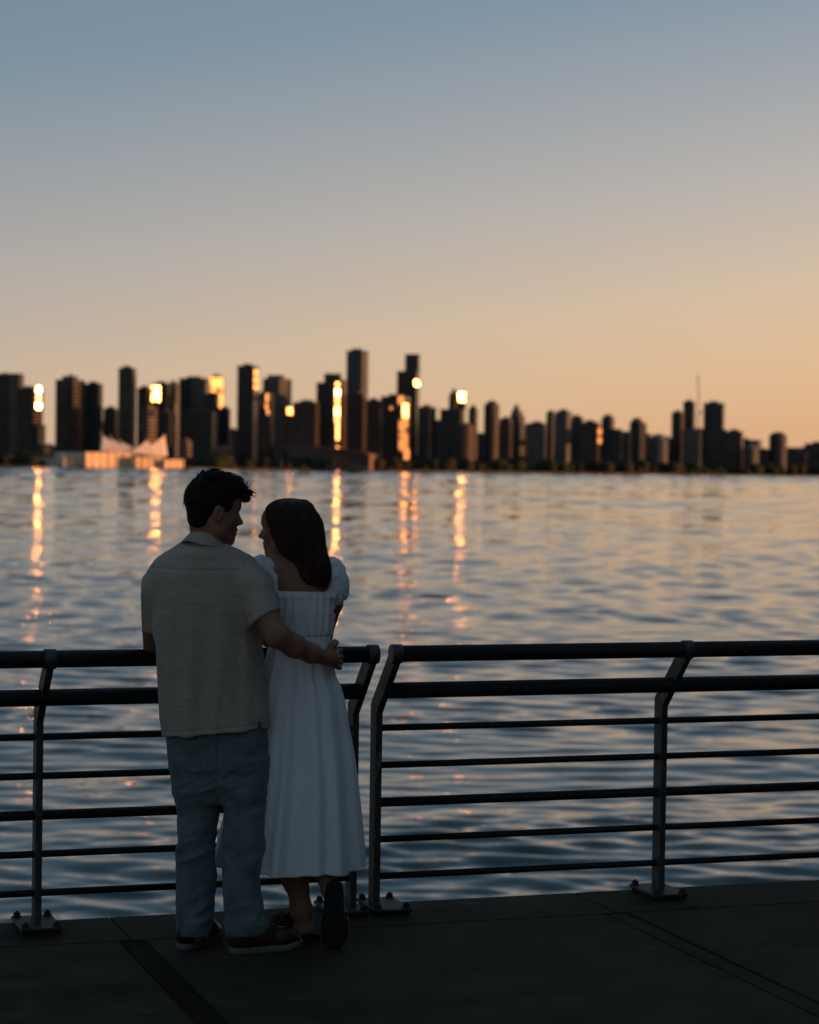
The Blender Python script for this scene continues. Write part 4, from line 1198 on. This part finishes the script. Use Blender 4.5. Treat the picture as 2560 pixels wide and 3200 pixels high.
    ct, cb = J(437, 1124, 8.098), J(429, 1148, 8.095)
    for r, (t_, rx, ry, dz) in enumerate(rows):
        for k in range(nph + 1):
            ph = math.radians(112) + math.radians(316) * k / nph        # open in front
            front = (1 + math.sin(ph)) / 2
            x = ct[0] + (cb[0] - ct[0]) * t_ + rx * math.cos(ph); y = ct[1] + (cb[1] - ct[1]) * t_ + ry * math.sin(ph)
            z = zt - .042 * front - .012 * math.cos(ph) + dz - .008 * t_ * math.cos(ph) + .003 * math.sin(ph * 5) * t_
            cv_.append((x, y, z))
    for r in range(len(rows) - 1):
        for k in range(nph):
            a_ = r * (nph + 1) + k; cq_.append((a_, a_ + 1, a_ + nph + 2, a_ + nph + 1))
    col = from_np('collar', cv_, cq_, M_linen, shirt)
    md = col.modifiers.new('thickness', 'SOLIDIFY'); md.thickness = .004; md.offset = 0
    # ---- jeans
    jv = Vox((XD(338, 8.0), 7.86, ZD(1985, 8.0)), (XD(590, 8.0), 8.26, ZD(1490, 8.1)), HV)
    hip = Loft([(1500, 352, 562, 8.095, .118, 2.4), (1560, 353, 565, 8.09, .124, 2.4), (1610, 360, 562, 8.085, .126, 2.3), (1650, 368, 559, 8.08, .112, 2.2), (1685, 376, 552, 8.07, .08, 2.1)], YM)
    ll = Loft([(1600, 362, 470, 8.08, .105, 2.2), (1650, 369, 464, 8.08, .098, 2.1), (1683, 371, 463, 8.08, .093, 2.1), (1732, 375, 456, 8.075, .085, 2.1), (1781, 371, 449, 8.07, .080, 2.1), (1847, 371, 456, 8.065, .078, 2.1),
               (1912, 371, 448, 8.05, .076, 2.1), (1945, 376, 445, 8.04, .078, 2.1), (1978, 379, 442, 8.04, .080, 2.1)], 8.05)
    rl = Loft([(1600, 455, 562, 8.075, .110, 2.2), (1650, 460, 558, 8.065, .104, 2.1), (1683, 465, 557, 8.055, .098, 2.1), (1732, 472, 556, 8.04, .090, 2.1), (1781, 471, 553, 8.02, .085, 2.1), (1814, 470, 549, 8.01, .082, 2.1), (1847, 469, 546, 8.0, .080, 2.1),
               (1880, 471, 550, 7.995, .080, 2.1), (1929, 477, 562, 7.99, .080, 2.1), (1985, 479, 561, 7.99, .084, 2.1)], 8.0)
    jv.add(hip(), *hip.bbox(), .02); jv.add(ll(), *ll.bbox(), .018); jv.add(rl(), *rl.bbox(), .018)
    zj1, zj2 = ZD(1967, 8.0, 400), ZD(1966, 7.95, 515)
    jv.cut(lambda X, Y, Z: np.maximum(Z - zj1 - (Y - 8.05) * .08 + X * 0, X - XD(460, 8.0)), (-9, -9, -9), (9, 99, zj1 + .04), .004)
    jv.cut(lambda X, Y, Z: np.maximum(Z - zj2 - (X - XD(515, 8.0)) * .1 - (Y - 7.95) * .2, XD(460, 8.0) - X), (-9, -9, -9), (9, 99, zj2 + .04), .004)
    JV, JQ = jv.mesh(2)
    N_ = normals(JV, JQ); zn = JV[:, 2]
    kn = np.exp(-((zn - ZD(1775, 8)) / .08) ** 2); an = np.exp(-((zn - ZD(1940, 8)) / .07) ** 2); sea = np.exp(-((zn - ZD(1665, 8)) / .06) ** 2)
    dg = JV @ np.array([[.9, 0, .43], [0, 1, 0], [-.43, 0, .9]]).T
    rid = 1 - 2 * np.abs(vnoise(dg, (.11, .11, .045), 11)); rid2 = 1 - 2 * np.abs(vnoise(dg, (.06, .06, .028), 15))
    fold = (.0055 * rid + .003 * rid2) * (kn * .8 + an * .9 + sea + .25) + .004 * vnoise(JV, (.04, .05, .3), 12) + .0012 * vnoise(JV, (.016, .016, .016), 13)
    fold += .0030 * (1 - 2 * np.abs(vnoise(JV, (.09, .09, .022), 14))) * an
    # side seam ridge and patch pocket
    px0, px1, pz0, pz1 = XD(478, 7.97), XD(545, 7.97), ZD(1632, 7.97), ZD(1560, 7.97)
    inp = ((JV[:, 0] > px0) & (JV[:, 0] < px1) & (zn < pz1) & (zn > pz0 + np.abs(JV[:, 0] - (px0 + px1) / 2) * .25) & (JV[:, 1] < 8.02))
    px0b, px1b = XD(375, 7.97), XD(440, 7.97)
    inp |= ((JV[:, 0] > px0b) & (JV[:, 0] < px1b) & (zn < pz1) & (zn > pz0 + np.abs(JV[:, 0] - (px0b + px1b) / 2) * .25) & (JV[:, 1] < 8.02))
    fold += .003 * inp
    fold -= .004 * np.exp(-((JV[:, 0] - XD(461, 7.98)) / .006) ** 2) * (zn > ZD(1690, 8)) * (JV[:, 1] < 8.02)
    JV = JV + N_ * fold[:, None]
    jeans = from_np('jeans', JV, JQ, M_denim, body); tag(jeans, 'pale blue washed jeans')
    # ---- shoes
    def shoe(heel, toe, w=.045, hgt=.068):
        heel, toe = np.array(heel, float), np.array(toe, float); heel[2] = toe[2] = 0
        d = toe - heel; ln = np.linalg.norm(d); d /= ln; sd = np.array([-d[1], d[0], 0]); up = np.array([0, 0, 1.0])
        M = [d, sd, up]
        P = lambda a, b, z: heel + d * a * ln + sd * b + up * z
        lo = np.minimum(heel, toe) - .08; hi = np.maximum(heel, toe) + .08; lo[2] = -.002; hi[2] = .15
        q = Vox(lo, hi, .0035)
        q.ell(P(.17, 0, .062), (.052, w * .78, .058), M, .02)
        q.caps([P(.13, 0, .045), P(.42, .002, .050), P(.72, .004, .040), P(.88, .004, .030)], [w * .74, w * .80, w * .86, w * .66], .02)
        q.ell(P(.45, 0, .078), (.055, w * .6, .030), M, .02)
        q.cut(lambda X, Y, Z: Z - .020 + X * 0 + Y * 0, lo - 1, hi, .003)
        Va, Qa = q.mesh(1)
        q2 = Vox(lo, hi, .0035)
        def sole(off):
            def g(X, Y, Z):
                x, y = X - heel[0], Y - heel[1]
                a = (x * d[0] + y * d[1]) / ln; b = x * sd[0] + y * sd[1]
                wd = np.interp(a, [-.02, .0, .06, .18, .36, .55, .75, .9, 1.0, 1.02], [0, .012, w * .66, w * .80, w * .74, w * .84, w * 1.0, w * .78, .016, 0]).astype(np.float32) + off
                cb = np.interp(a, [0, .5, .75, 1.0], [0, -.002, .002, .008]).astype(np.float32)
                toe_up = np.interp(a, [.7, 1.0], [0, .010]).astype(np.float32)
                return np.maximum(np.maximum(np.abs(b - cb) - wd, np.maximum(Z - .024 - toe_up, .0005 + toe_up - Z)), np.maximum((-.012 - a) * ln, (a - 1.012) * ln))
            return g
        q2.add(sole(.003), lo, hi, 0)
        Vs, Qs = q2.mesh(2)
        return (Va, Qa), (Vs, Qs)
    for heel, toe, lab in ((J(381, 1996, 8.00), J(462, 1968, 8.245), None), (J(484, 2005, 7.955), J(636, 1988, 8.07), None)):
        up_, so_ = shoe(heel, toe)
        sh_o = from_np('shoe', up_[0], up_[1], M_leather, body); tag(sh_o, 'brown leather shoe with a pale sole')
        from_np('sole', so_[0], so_[1], M_solew, sh_o)
    return body
man = build_man()

# ------------------------------------------------------------------ woman
def build_woman():
    v = Vox((XD(520, 8.1), 7.90, -0.002), (XD(745, 8.1), 8.66, 1.70), HV)
    fr = frame((-math.cos(math.radians(21)), math.sin(math.radians(21))), math.radians(-3), math.radians(0))
    f, s, u = fr
    s = -s; fr = (f, s, u)
    hc = J(601, 1109, 8.22); sc = .90
    Lh = head(v, hc, fr, sc, True)
    C7 = J(638, 1188, 8.20)
    v.caps([Lh(-.035, 0, -.04), C7], [.044, .048], .03)
    v.caps([Lh(.005, 0, -.09), C7 + np.array([-.02, .05, -.03])], [.034, .04], .03)
    tor = Loft([(1180, 604, 676, 8.205, .055, 2), (1196, 572, 702, 8.21, .072, 2.2), (1222, 568, 708, 8.215, .085, 2.3), (1260, 572, 704, 8.22, .09, 2.3), (1345, 572, 692, 8.23, .082, 2.2), (1420, 562, 700, 8.23, .10, 2.2),
                (1480, 548, 714, 8.23, .115, 2.2), (1560, 556, 706, 8.23, .10, 2.2)], YW)
    v.add(tor(), *tor.bbox(), .03)
    v.caps([C7, J(590, 1192, 8.21), J(562, 1206, 8.22)], [.045, .040, .040], .03)
    v.caps([C7, J(684, 1198, 8.21), J(700, 1214, 8.22)], [.045, .036, .034], .03)
    # shoulder blades and spine
    v.ell(J(610, 1228, 8.162), (.033, .022, .042), None, .02); v.ell(J(669, 1228, 8.162), (.033, .022, .042), None, .02)
    # arms forward to the rail
    v.caps([J(697, 1217, 8.22), J(703, 1270, 8.28), J(684, 1340, 8.37)], [.031, .032, .028], .02)
    v.caps([J(684, 1340, 8.37), J(672, 1358, 8.43), J(640, 1362, 8.47)], [.028, .026, .020], .012)
    v.caps([J(560, 1212, 8.22), J(556, 1270, 8.29), J(566, 1345, 8.37)], [.040, .034, .030], .02)
    v.caps([J(566, 1345, 8.37), J(596, 1360, 8.43), J(624, 1366, 8.46)], [.030, .026, .020], .012)
    for (cx, sg) in ((628, -1), (636, 1)):
        v.ell(J(cx, 1364, 8.47), (.035, .026, .014), None, .01)
        fingers(v, [J(cx + sg * 16, 1360 + 3 * i, 8.465 + .011 * i) for i in range(4)], [(sg, -.1, -.3)] * 4, [.062, .07, .066, .05], [.0075] * 4, 0, (0, sg, 0), (.2, .45, .4))
        v.caps([J(cx - sg * 2, 1356, 8.455), J(cx + sg * 12, 1352, 8.44), J(cx + sg * 20, 1353, 8.43)], [.0105, .009, .008], .006)
    # standing leg
    v.caps([J(612, 1560, 8.23), J(614, 1740, 8.22), J(618, 1800, 8.20), J(634, 1915, 8.215), J(641, 1950, 8.225)], [.085, .055, .052, .036, .032], .03)
    v.ell(J(617, 1830, 8.195), (.050, .050, .09), None, .02)
    v.caps([J(645, 1958, 8.215), J(612, 1962, 8.29), J(586, 1962, 8.35)], [.030, .028, .022], .02)
    # lifted leg, toes down behind her
    v.caps([J(672, 1560, 8.22), J(684, 1740, 8.20), J(686, 1800, 8.17), J(693, 1875, 8.12)], [.085, .052, .047, .030], .03)
    v.ell(J(684, 1825, 8.155), (.042, .042, .07), None, .02)
    v.caps([J(697, 1880, 8.09), J(703, 1925, 8.085), J(703, 1975, 8.06)], [.028, .030, .022], .02)
    V, Q = v.mesh(1)
    body = from_np('person', V, Q, M_skin_w)
    tag(body, 'brown-haired person in white square-necked dress, one foot raised on its toes', 'person')
    # ---- hair
    hl = Loft([(1049, 596, 634, 8.21, .045, 2), (1056, 576, 648, 8.205, .078, 2), (1070, 563, 658, 8.20, .092, 2), (1085, 561, 667, 8.195, .098, 2.1), (1100, 566, 673, 8.19, .10, 2.1), (1120, 574, 676, 8.185, .10, 2.1), (1140, 582, 678, 8.18, .095, 2.1),
               (1158, 588, 682, 8.172, .086, 2.1), (1172, 600, 687, 8.165, .076, 2.1), (1184, 620, 692, 8.15, .062, 2.1), (1198, 629, 695, 8.140, .05, 2.1), (1212, 634, 696, 8.135, .040, 2.1), (1222, 642, 694, 8.13, .026, 2.1), (1230, 650, 688, 8.128, .012, 2)], 8.2)
    hv = Vox(np.array([XD(545, 8.2), 8.04, ZD(1240, 8.2)]), np.array([XD(705, 8.2), 8.36, ZD(1044, 8.2)]), .0035)
    hv.add(hl(zhi=ZD(1056, 8.2)), *hl.bbox(), .004)
    hv.ell(J(611, 1072, 8.205), (.075, .088, .041), None, .02)
    rng = np.random.RandomState(9)
    M_ = np.array([f, s, u])
    def region(X, Y, Z):      # face opening
        x, y, z = X - hc[0], Y - hc[1], Z - hc[2]
        a = f[0] * x + f[1] * y + f[2] * z; d = u[0] * x + u[1] * y + u[2] * z; b = s[0] * x + s[1] * y + s[2] * z
        lim = .046 + .9 * np.clip(d - .015, 0, 1) - .25 * np.clip(-.02 - d, 0, .1)
        return np.maximum(np.maximum(lim - a, d - .058), -.13 - d)
    hv.cut(region, hc - .25, hc + .2, .012)
    HV_, HQ = hv.mesh(2)
    N_ = normals(HV_, HQ); th = hl.theta(HV_)
    wav = .5 * np.sin(th * 34 + 3 * vnoise(HV_, (.06, .06, .12), 1)) + vnoise(np.stack([th * .35, HV_[:, 2] * .15, th * 0], 1), (.02, .02, 1), 2) + .6 * vnoise(np.stack([th * .35, HV_[:, 2] * .15, th * 0], 1), (.009, .03, 1), 4)
    HV_ = HV_ + N_ * (.0022 * wav * sstep(ZD(1050, 8.2), ZD(1085, 8.2), HV_[:, 2]))[:, None]
    hair = from_np('hair', HV_, HQ, M_hair_w, body); tag(hair, 'shoulder-length straight brown hair')
    paths, rad = [], []
    for i in range(800):
        t0 = rng.uniform(-PI, PI * .15) if rng.rand() < .8 else rng.uniform(-PI, PI)
        za, zb = ZD(1050 + 8 * rng.rand(), 8.2), ZD(rng.uniform(1180, 1242), 8.2)
        if math.cos(t0) < -.35: zb = max(zb, ZD(1178, 8.2))
        n = 16; q = []; ph = rng.uniform(0, 6); am = rng.uniform(.0, .007); off = rng.uniform(-.002, .0045) + (.010 * rng.rand() if rng.rand() < .16 else 0)
        for j in range(n):
            z = za + (zb - za) * (j / (n - 1)) ** 1.15
            cx, cy, rx, ry, ex = [float(x) for x in hl.at(z)]
            tt = t0 + .12 * math.sin(j * .35 + ph)
            q.append((cx + (rx + off + am * math.sin(j * .8 + ph)) * math.cos(tt), cy + (ry + off) * math.sin(tt), z))
        q = np.array(q)
        rel = (q - hc) @ M_.T
        if (((rel[:, 0] > .040 + .9 * np.clip(rel[:, 2] - .015, 0, 1)) & (rel[:, 2] < .056)).any()): continue
        paths.append(q); rad.append(rng.uniform(.0005, .0014))
    for i in range(90):        # loose single hairs at the outline
        t0 = rng.choice([rng.uniform(-.5, .3), rng.uniform(-2.4, -1.0)]); za, zb = ZD(1056 + 20 * rng.rand(), 8.2), ZD(rng.uniform(1120, 1225), 8.2); ph = rng.uniform(0, 6); q = []
        for j in range(14):
            z = za + (zb - za) * j / 13; cx, cy, rx, ry, ex = [float(x) for x in hl.at(z)]; o_ = .004 + .012 * math.sin(PI * j / 13) * rng.uniform(.6, 1)
            q.append((cx + (rx + o_) * math.cos(t0 + .1 * math.sin(ph + j * .3)), cy + (ry + o_) * math.sin(t0), z))
        paths.append(q); rad.append(.0006)
    TV, TF = tubes(paths, rad); from_np('hair_locks', TV, TF, M_hair_w, hair)
    # ---- dress
    dl = Loft([(1205, 566, 709, 8.215, .092, 2.3), (1245, 566, 708, 8.22, .100, 2.4), (1285, 565, 709, 8.225, .104, 2.4), (1320, 566, 703, 8.23, .100, 2.3), (1338, 567, 698, 8.23, .094, 2.3), (1352, 568, 697, 8.23, .092, 2.3), (1366, 566, 699, 8.23, .094, 2.3),
               (1418, 553, 706, 8.23, .118, 2.2), (1440, 546, 716, 8.23, .126, 2.2), (1468, 539, 724, 8.23, .136, 2.2), (1530, 524, 733, 8.23, .150, 2.1), (1577, 514, 742, 8.23, .160, 2.1), (1640, 499, 750, 8.23, .175, 2.1), (1700, 484, 756, 8.23, .190, 2.0),
               (1760, 469, 761, 8.235, .205, 2.0), (1830, 452, 764, 8.24, .222, 2.0), (1860, 448, 765, 8.24, .23, 2.0)], YW)
    zhem = ZD(1849, 8.02, 610)
    dv = Vox((XD(436, 8.1), 7.95, zhem - .03), (XD(785, 8.1), 8.54, ZD(1150, 8.1)), HV)
    dv.add(dl(zlo=zhem), *dl.bbox(), .006)
    # straps and puffed sleeves
    znk = ZD(1246, 8.12, 638)
    dv.cut(f_boxr(XD(581, 8.12), XD(696, 8.12), 7, 9, znk, 3), (XD(580, 8.1), 7.9, znk), (XD(697, 8.1), 8.6, 2), .006)
    dv.cut(f_boxr(-9, 9, 7, 9, ZD(1212, 8.12), 3), (-9, 7.9, ZD(1215, 8.1)), (9, 9, 2), .004)
    for (xa, xb, sx) in ((573, 572, -1), (700, 697, 1)):
        dv.caps([J(xa, 1252, 8.162), J(xa, 1215, 8.160), J(xb, 1190, 8.170), J(xb, 1184, 8.21), J(xb, 1200, 8.28), J(xa, 1250, 8.28)], [.010] * 6, .02)
    dv.ell(J(549, 1203, 8.215), (.050, .062, .062), None, .02); dv.ell(J(548, 1240, 8.22), (.052, .066, .06), None, .03)
    dv.ell(J(701, 1210, 8.215), (.045, .062, .060), None, .03); dv.ell(J(709, 1238, 8.23), (.048, .070, .064), None, .03)
    slv = J(718, 1268, 8.25); dn = np.array([.25, .25, -.93]); dn /= np.linalg.norm(dn)
    dv.cut(lambda X, Y, Z: np.maximum(-f_plane(slv, dn)(X, Y, Z), f_ell(slv, (.06, .09, .06))(X, Y, Z)), slv - .1, slv + .1, .004)
    dv.cut(f_caps(slv - dn * .03, slv + dn * .06, .032, .034), slv - .1, slv + .1, .004)
    dv.cut(dl(-.012, zlo=-1, zhi=zhem + .06), *dl.bbox(), .003)
    dv.cut(lambda X, Y, Z: Z - zhem + X * 0 + Y * 0, (-9, -9, -9), (9, 99, zhem + .01), .003)
    DV, DQ = dv.mesh(2)
    N_ = normals(DV, DQ); th = dl.theta(DV); zn = DV[:, 2]
    zw = ZD(1364, 8.2); zu = ZD(1338, 8.2)
    down = np.clip((zw - zn) / (zw - zhem), 0, 1)
    tw = th + .10 * vnoise(DV, (.3, .3, .35), 21) * down
    big = np.cos(tw * 7 + 1.2 + 1.3 * np.sin(2 * tw)) * .55 + np.cos(tw * 13 + 4 * vnoise(DV, (.4, .4, .5), 22)) * .30 + .25 * np.cos(tw * 23 + 1.7)
    big = np.sign(big) * np.abs(big) ** .9
    fold = big * (.027 * down ** .75 + .0035 * (zn < zw))
    fine = vnoise(np.stack([tw * .30, zn * .10, tw * 0], 1), (.022, .03, 1), 23)
    fold += fine * (.0045 * np.exp(-((zn - zw) / .16) ** 2) * (zn < zw) + .001)
    # gathered bodice
    bod = ((zn > zu) & (zn < ZD(1252, 8.1)))
    gz = np.sin((DV[:, 0] - XD(638, 8.1)) / .0040 + 2.6 * vnoise(DV, (.05, .05, .12), 24)) * .55 + .7 * vnoise(DV, (.016, .02, .16), 25)
    fold += gz * .0065 * bod * sstep(zu - .0, zu + .02, zn)
    # shirred waist band and neckline edging
    band = (zn <= zu) & (zn >= zw)
    fold += band * (-.001 + .0012 * np.sin(zn / .0016) + .0016 * np.sin(DV[:, 0] / .0035))
    fold -= .004 * np.exp(-((zn - zu) / .004) ** 2) + .003 * np.exp(-((zn - zw) / .004) ** 2)
    nl = ZD(1258, 8.12, 638); fold += .0025 * np.exp(-((zn - nl) / .006) ** 2) * (np.abs(DV[:, 0] - XD(638, 8.1)) < .105)
    # sleeves and straps gathered
    slm = sstep(XD(696, 8.1), XD(708, 8.1), DV[:, 0]) * (zn > ZD(1285, 8.1)) + (DV[:, 0] < XD(566, 8.1)) * (zn > ZD(1285, 8.1))
    fold += slm * (.005 * vnoise(DV, (.016, .03, .05), 26) + .0025 * vnoise(DV, (.02, .02, .012), 27))
    cx_, cy_, rx_, ry_, _e = dl.at(zn); R_ = np.stack([(DV[:, 0] - cx_) / rx_ ** 2, (DV[:, 1] - cy_) / ry_ ** 2, 0 * zn], 1); R_ /= np.linalg.norm(R_, axis=1, keepdims=True) + 1e-9
    kk = sstep(zu - .02, zw - .02, zn)[:, None]
    DV = DV + (N_ * (1 - kk) + R_ * kk) * fold[:, None]
    # uneven hem
    hm = zn < zhem + .02
    DV[hm, 2] += .006 * np.cos(th[hm] * 7 + 1.0) + .004 * vnoise(DV[hm], (.08, .08, .5), 28)
    dress = from_np('dress', DV, DQ, M_white, body); tag(dress, 'white cotton midi dress with puffed sleeves and gathered back')
    # ---- clogs
    def clog(P, M, flat=True):
        """P(a, b, c): along the foot, across, away from the sole"""
        lo = np.min([P(a, b, c) for a in (-.02, .27) for b in (-.06, .06) for c in (-.03, .09)], 0) - .02
        hi = np.max([P(a, b, c) for a in (-.02, .27) for b in (-.06, .06) for c in (-.03, .09)], 0) + .02
        org = P(0, 0, 0)
        def loc(X, Y, Z):
            x, y, z = X - org[0], Y - org[1], Z - org[2]
            return [M[i][0] * x + M[i][1] * y + M[i][2] * z for i in range(3)]
        def wid(a): return np.interp(a, [-.004, .0, .012, .05, .10, .15, .19, .225, .243, .248], [0, .012, .028, .035, .036, .043, .047, .040, .018, 0]).astype(np.float32)
        q = Vox(lo, hi, .0035)
        def sole(X, Y, Z):
            a, b, c = loc(X, Y, Z)
            return np.maximum(np.maximum(np.abs(b - .004 * np.clip((a - .1) / .1, -1, 1)) - wid(a), np.maximum(-.0005 - c, c - .026)), np.maximum(-.003 - a, a - .2475))
        q.add(sole, lo, hi, 0); so = q.mesh(2)
        q = Vox(lo, hi, .0035)
        q.ell(P(.175, .002, .040), (.082, .050, .040), M, .01)
        q.cut(lambda X, Y, Z: loc(X, Y, Z)[2] - .022, lo, hi, .003)
        q.cut(lambda X, Y, Z: loc(X, Y, Z)[0] - .105 + loc(X, Y, Z)[2] * .2, lo, hi, .004)
        up_ = q.mesh(1)
        q = Vox(lo, hi, .0035)
        q.ell(P(.150, .002, .044), (.016, .053, .043), M, .004)
        q.cut(f_ell(P(.150, .002, .044), (.03, .0475, .0375), M), lo, hi, .002)
        q.cut(lambda X, Y, Z: loc(X, Y, Z)[2] - .03, lo, hi, .003)
        st = q.mesh(1)
        o = from_np('clog', up_[0], up_[1], M_clog, body); tag(o, 'dark backless clog with a buckled strap')
        from_np('outsole', so[0], so[1], M_outsole, o)
        from_np('strap', st[0], st[1], M_leather, o)
        bm = bmesh.new(); c0 = P(.150, -.040, .068)
        MM = Matrix(((M[0][0], M[1][0], M[2][0], c0[0]), (M[0][1], M[1][1], M[2][1], c0[1]), (M[0][2], M[1][2], M[2][2], c0[2]), (0, 0, 0, 1)))
        bm_box(bm, -.012, .012, -.010, .010, -.002, .003, MM); from_bm('buckle', bm, M_buckle, o, bevel=.0015)
    h0 = J(664, 1972, 8.18); h0[2] = 0.0; t0 = J(575, 1962, 8.38); t0[2] = 0.0
    d = t0 - h0; d /= np.linalg.norm(d); sd = np.cross([0, 0, 1.0], d)
    clog(lambda a, b, c: h0 + d * a + sd * b + np.array([0, 0, 1.0]) * c, [d, sd, np.array([0, 0, 1.0])])
    # lifted foot: sole turned to the viewer, toe tip on the ground, heel up
    toe = J(704, 2003, 8.035); toe[2] = 0.004; hee = J(702, 1856, 8.05)
    d = toe - hee; L_ = np.linalg.norm(d); d /= L_
    nrm = np.array([0.05, 1.0, 0.0]); nrm -= d * (nrm @ d); nrm /= np.linalg.norm(nrm); sd = np.cross(nrm, d)
    clog(lambda a, b, c: toe - d * (.248 - a) + sd * b + nrm * c, [d, sd, nrm])
    return body
woman = build_woman()

# ------------------------------------------------------------------ weeds in the joint along the edge, grit on the slabs
M_weed = mat('dry_weed', (0.030, 0.034, 0.014), 0.8, 0.2, var=.5, vscale=60)
def weed(label, s0, b0, n, h, seed, spread):
    r = random.Random(seed); bm = bmesh.new()
    for i in range(n):
        a = r.uniform(0, 2 * PI); x, y = r.gauss(0, spread), r.gauss(0, .008); L_ = h * r.uniform(.4, 1.1); w_ = r.uniform(.0012, .003)
        dx, dy = math.cos(a) * r.uniform(.2, .8), math.sin(a) * r.uniform(.2, .8); pr = None
        for j in range(5):
            t = j / 4; p = Vector((x + dx * L_ * t * t, y + dy * L_ * t * t, -.02 + L_ * (t - .35 * t * t) + .004)); sd_ = Vector((-math.sin(a), math.cos(a), 0)) * w_ * (1 - t * .9)
            cu = (bm.verts.new(p - sd_), bm.verts.new(p + sd_), bm.verts.new(p + Vector((0, 0, .0012))))
            if pr:
                for k in range(3): bm.faces.new((pr[k], pr[(k + 1) % 3], cu[(k + 1) % 3], cu[k]))
            pr = cu
    bl = from_bm('weed_tuft', bm, M_weed); bl.location = fp(s0, b0, 0); bl.rotation_euler = (0, 0, FA)
    tag(bl, label, 'weed', 'weeds in the paving joint')
weed('dark weed tuft in the joint right in front of the right-hand post', 1.13, .292, 46, .05, 1, .05)
weed('thin line of weeds in the joint at the right edge of the deck', 1.62, .292, 34, .03, 2, .10)
weed('small weed tuft in the joint right of the lifted clog', .10, .292, 30, .03, 3, .03)
weed('sparse weeds in the joint between the lifted clog and the diagonal joint strip', .45, .292, 40, .018, 4, .14)
weed('low weeds in the joint left of the beige-shirted person', -1.45, .292, 30, .018, 5, .10)
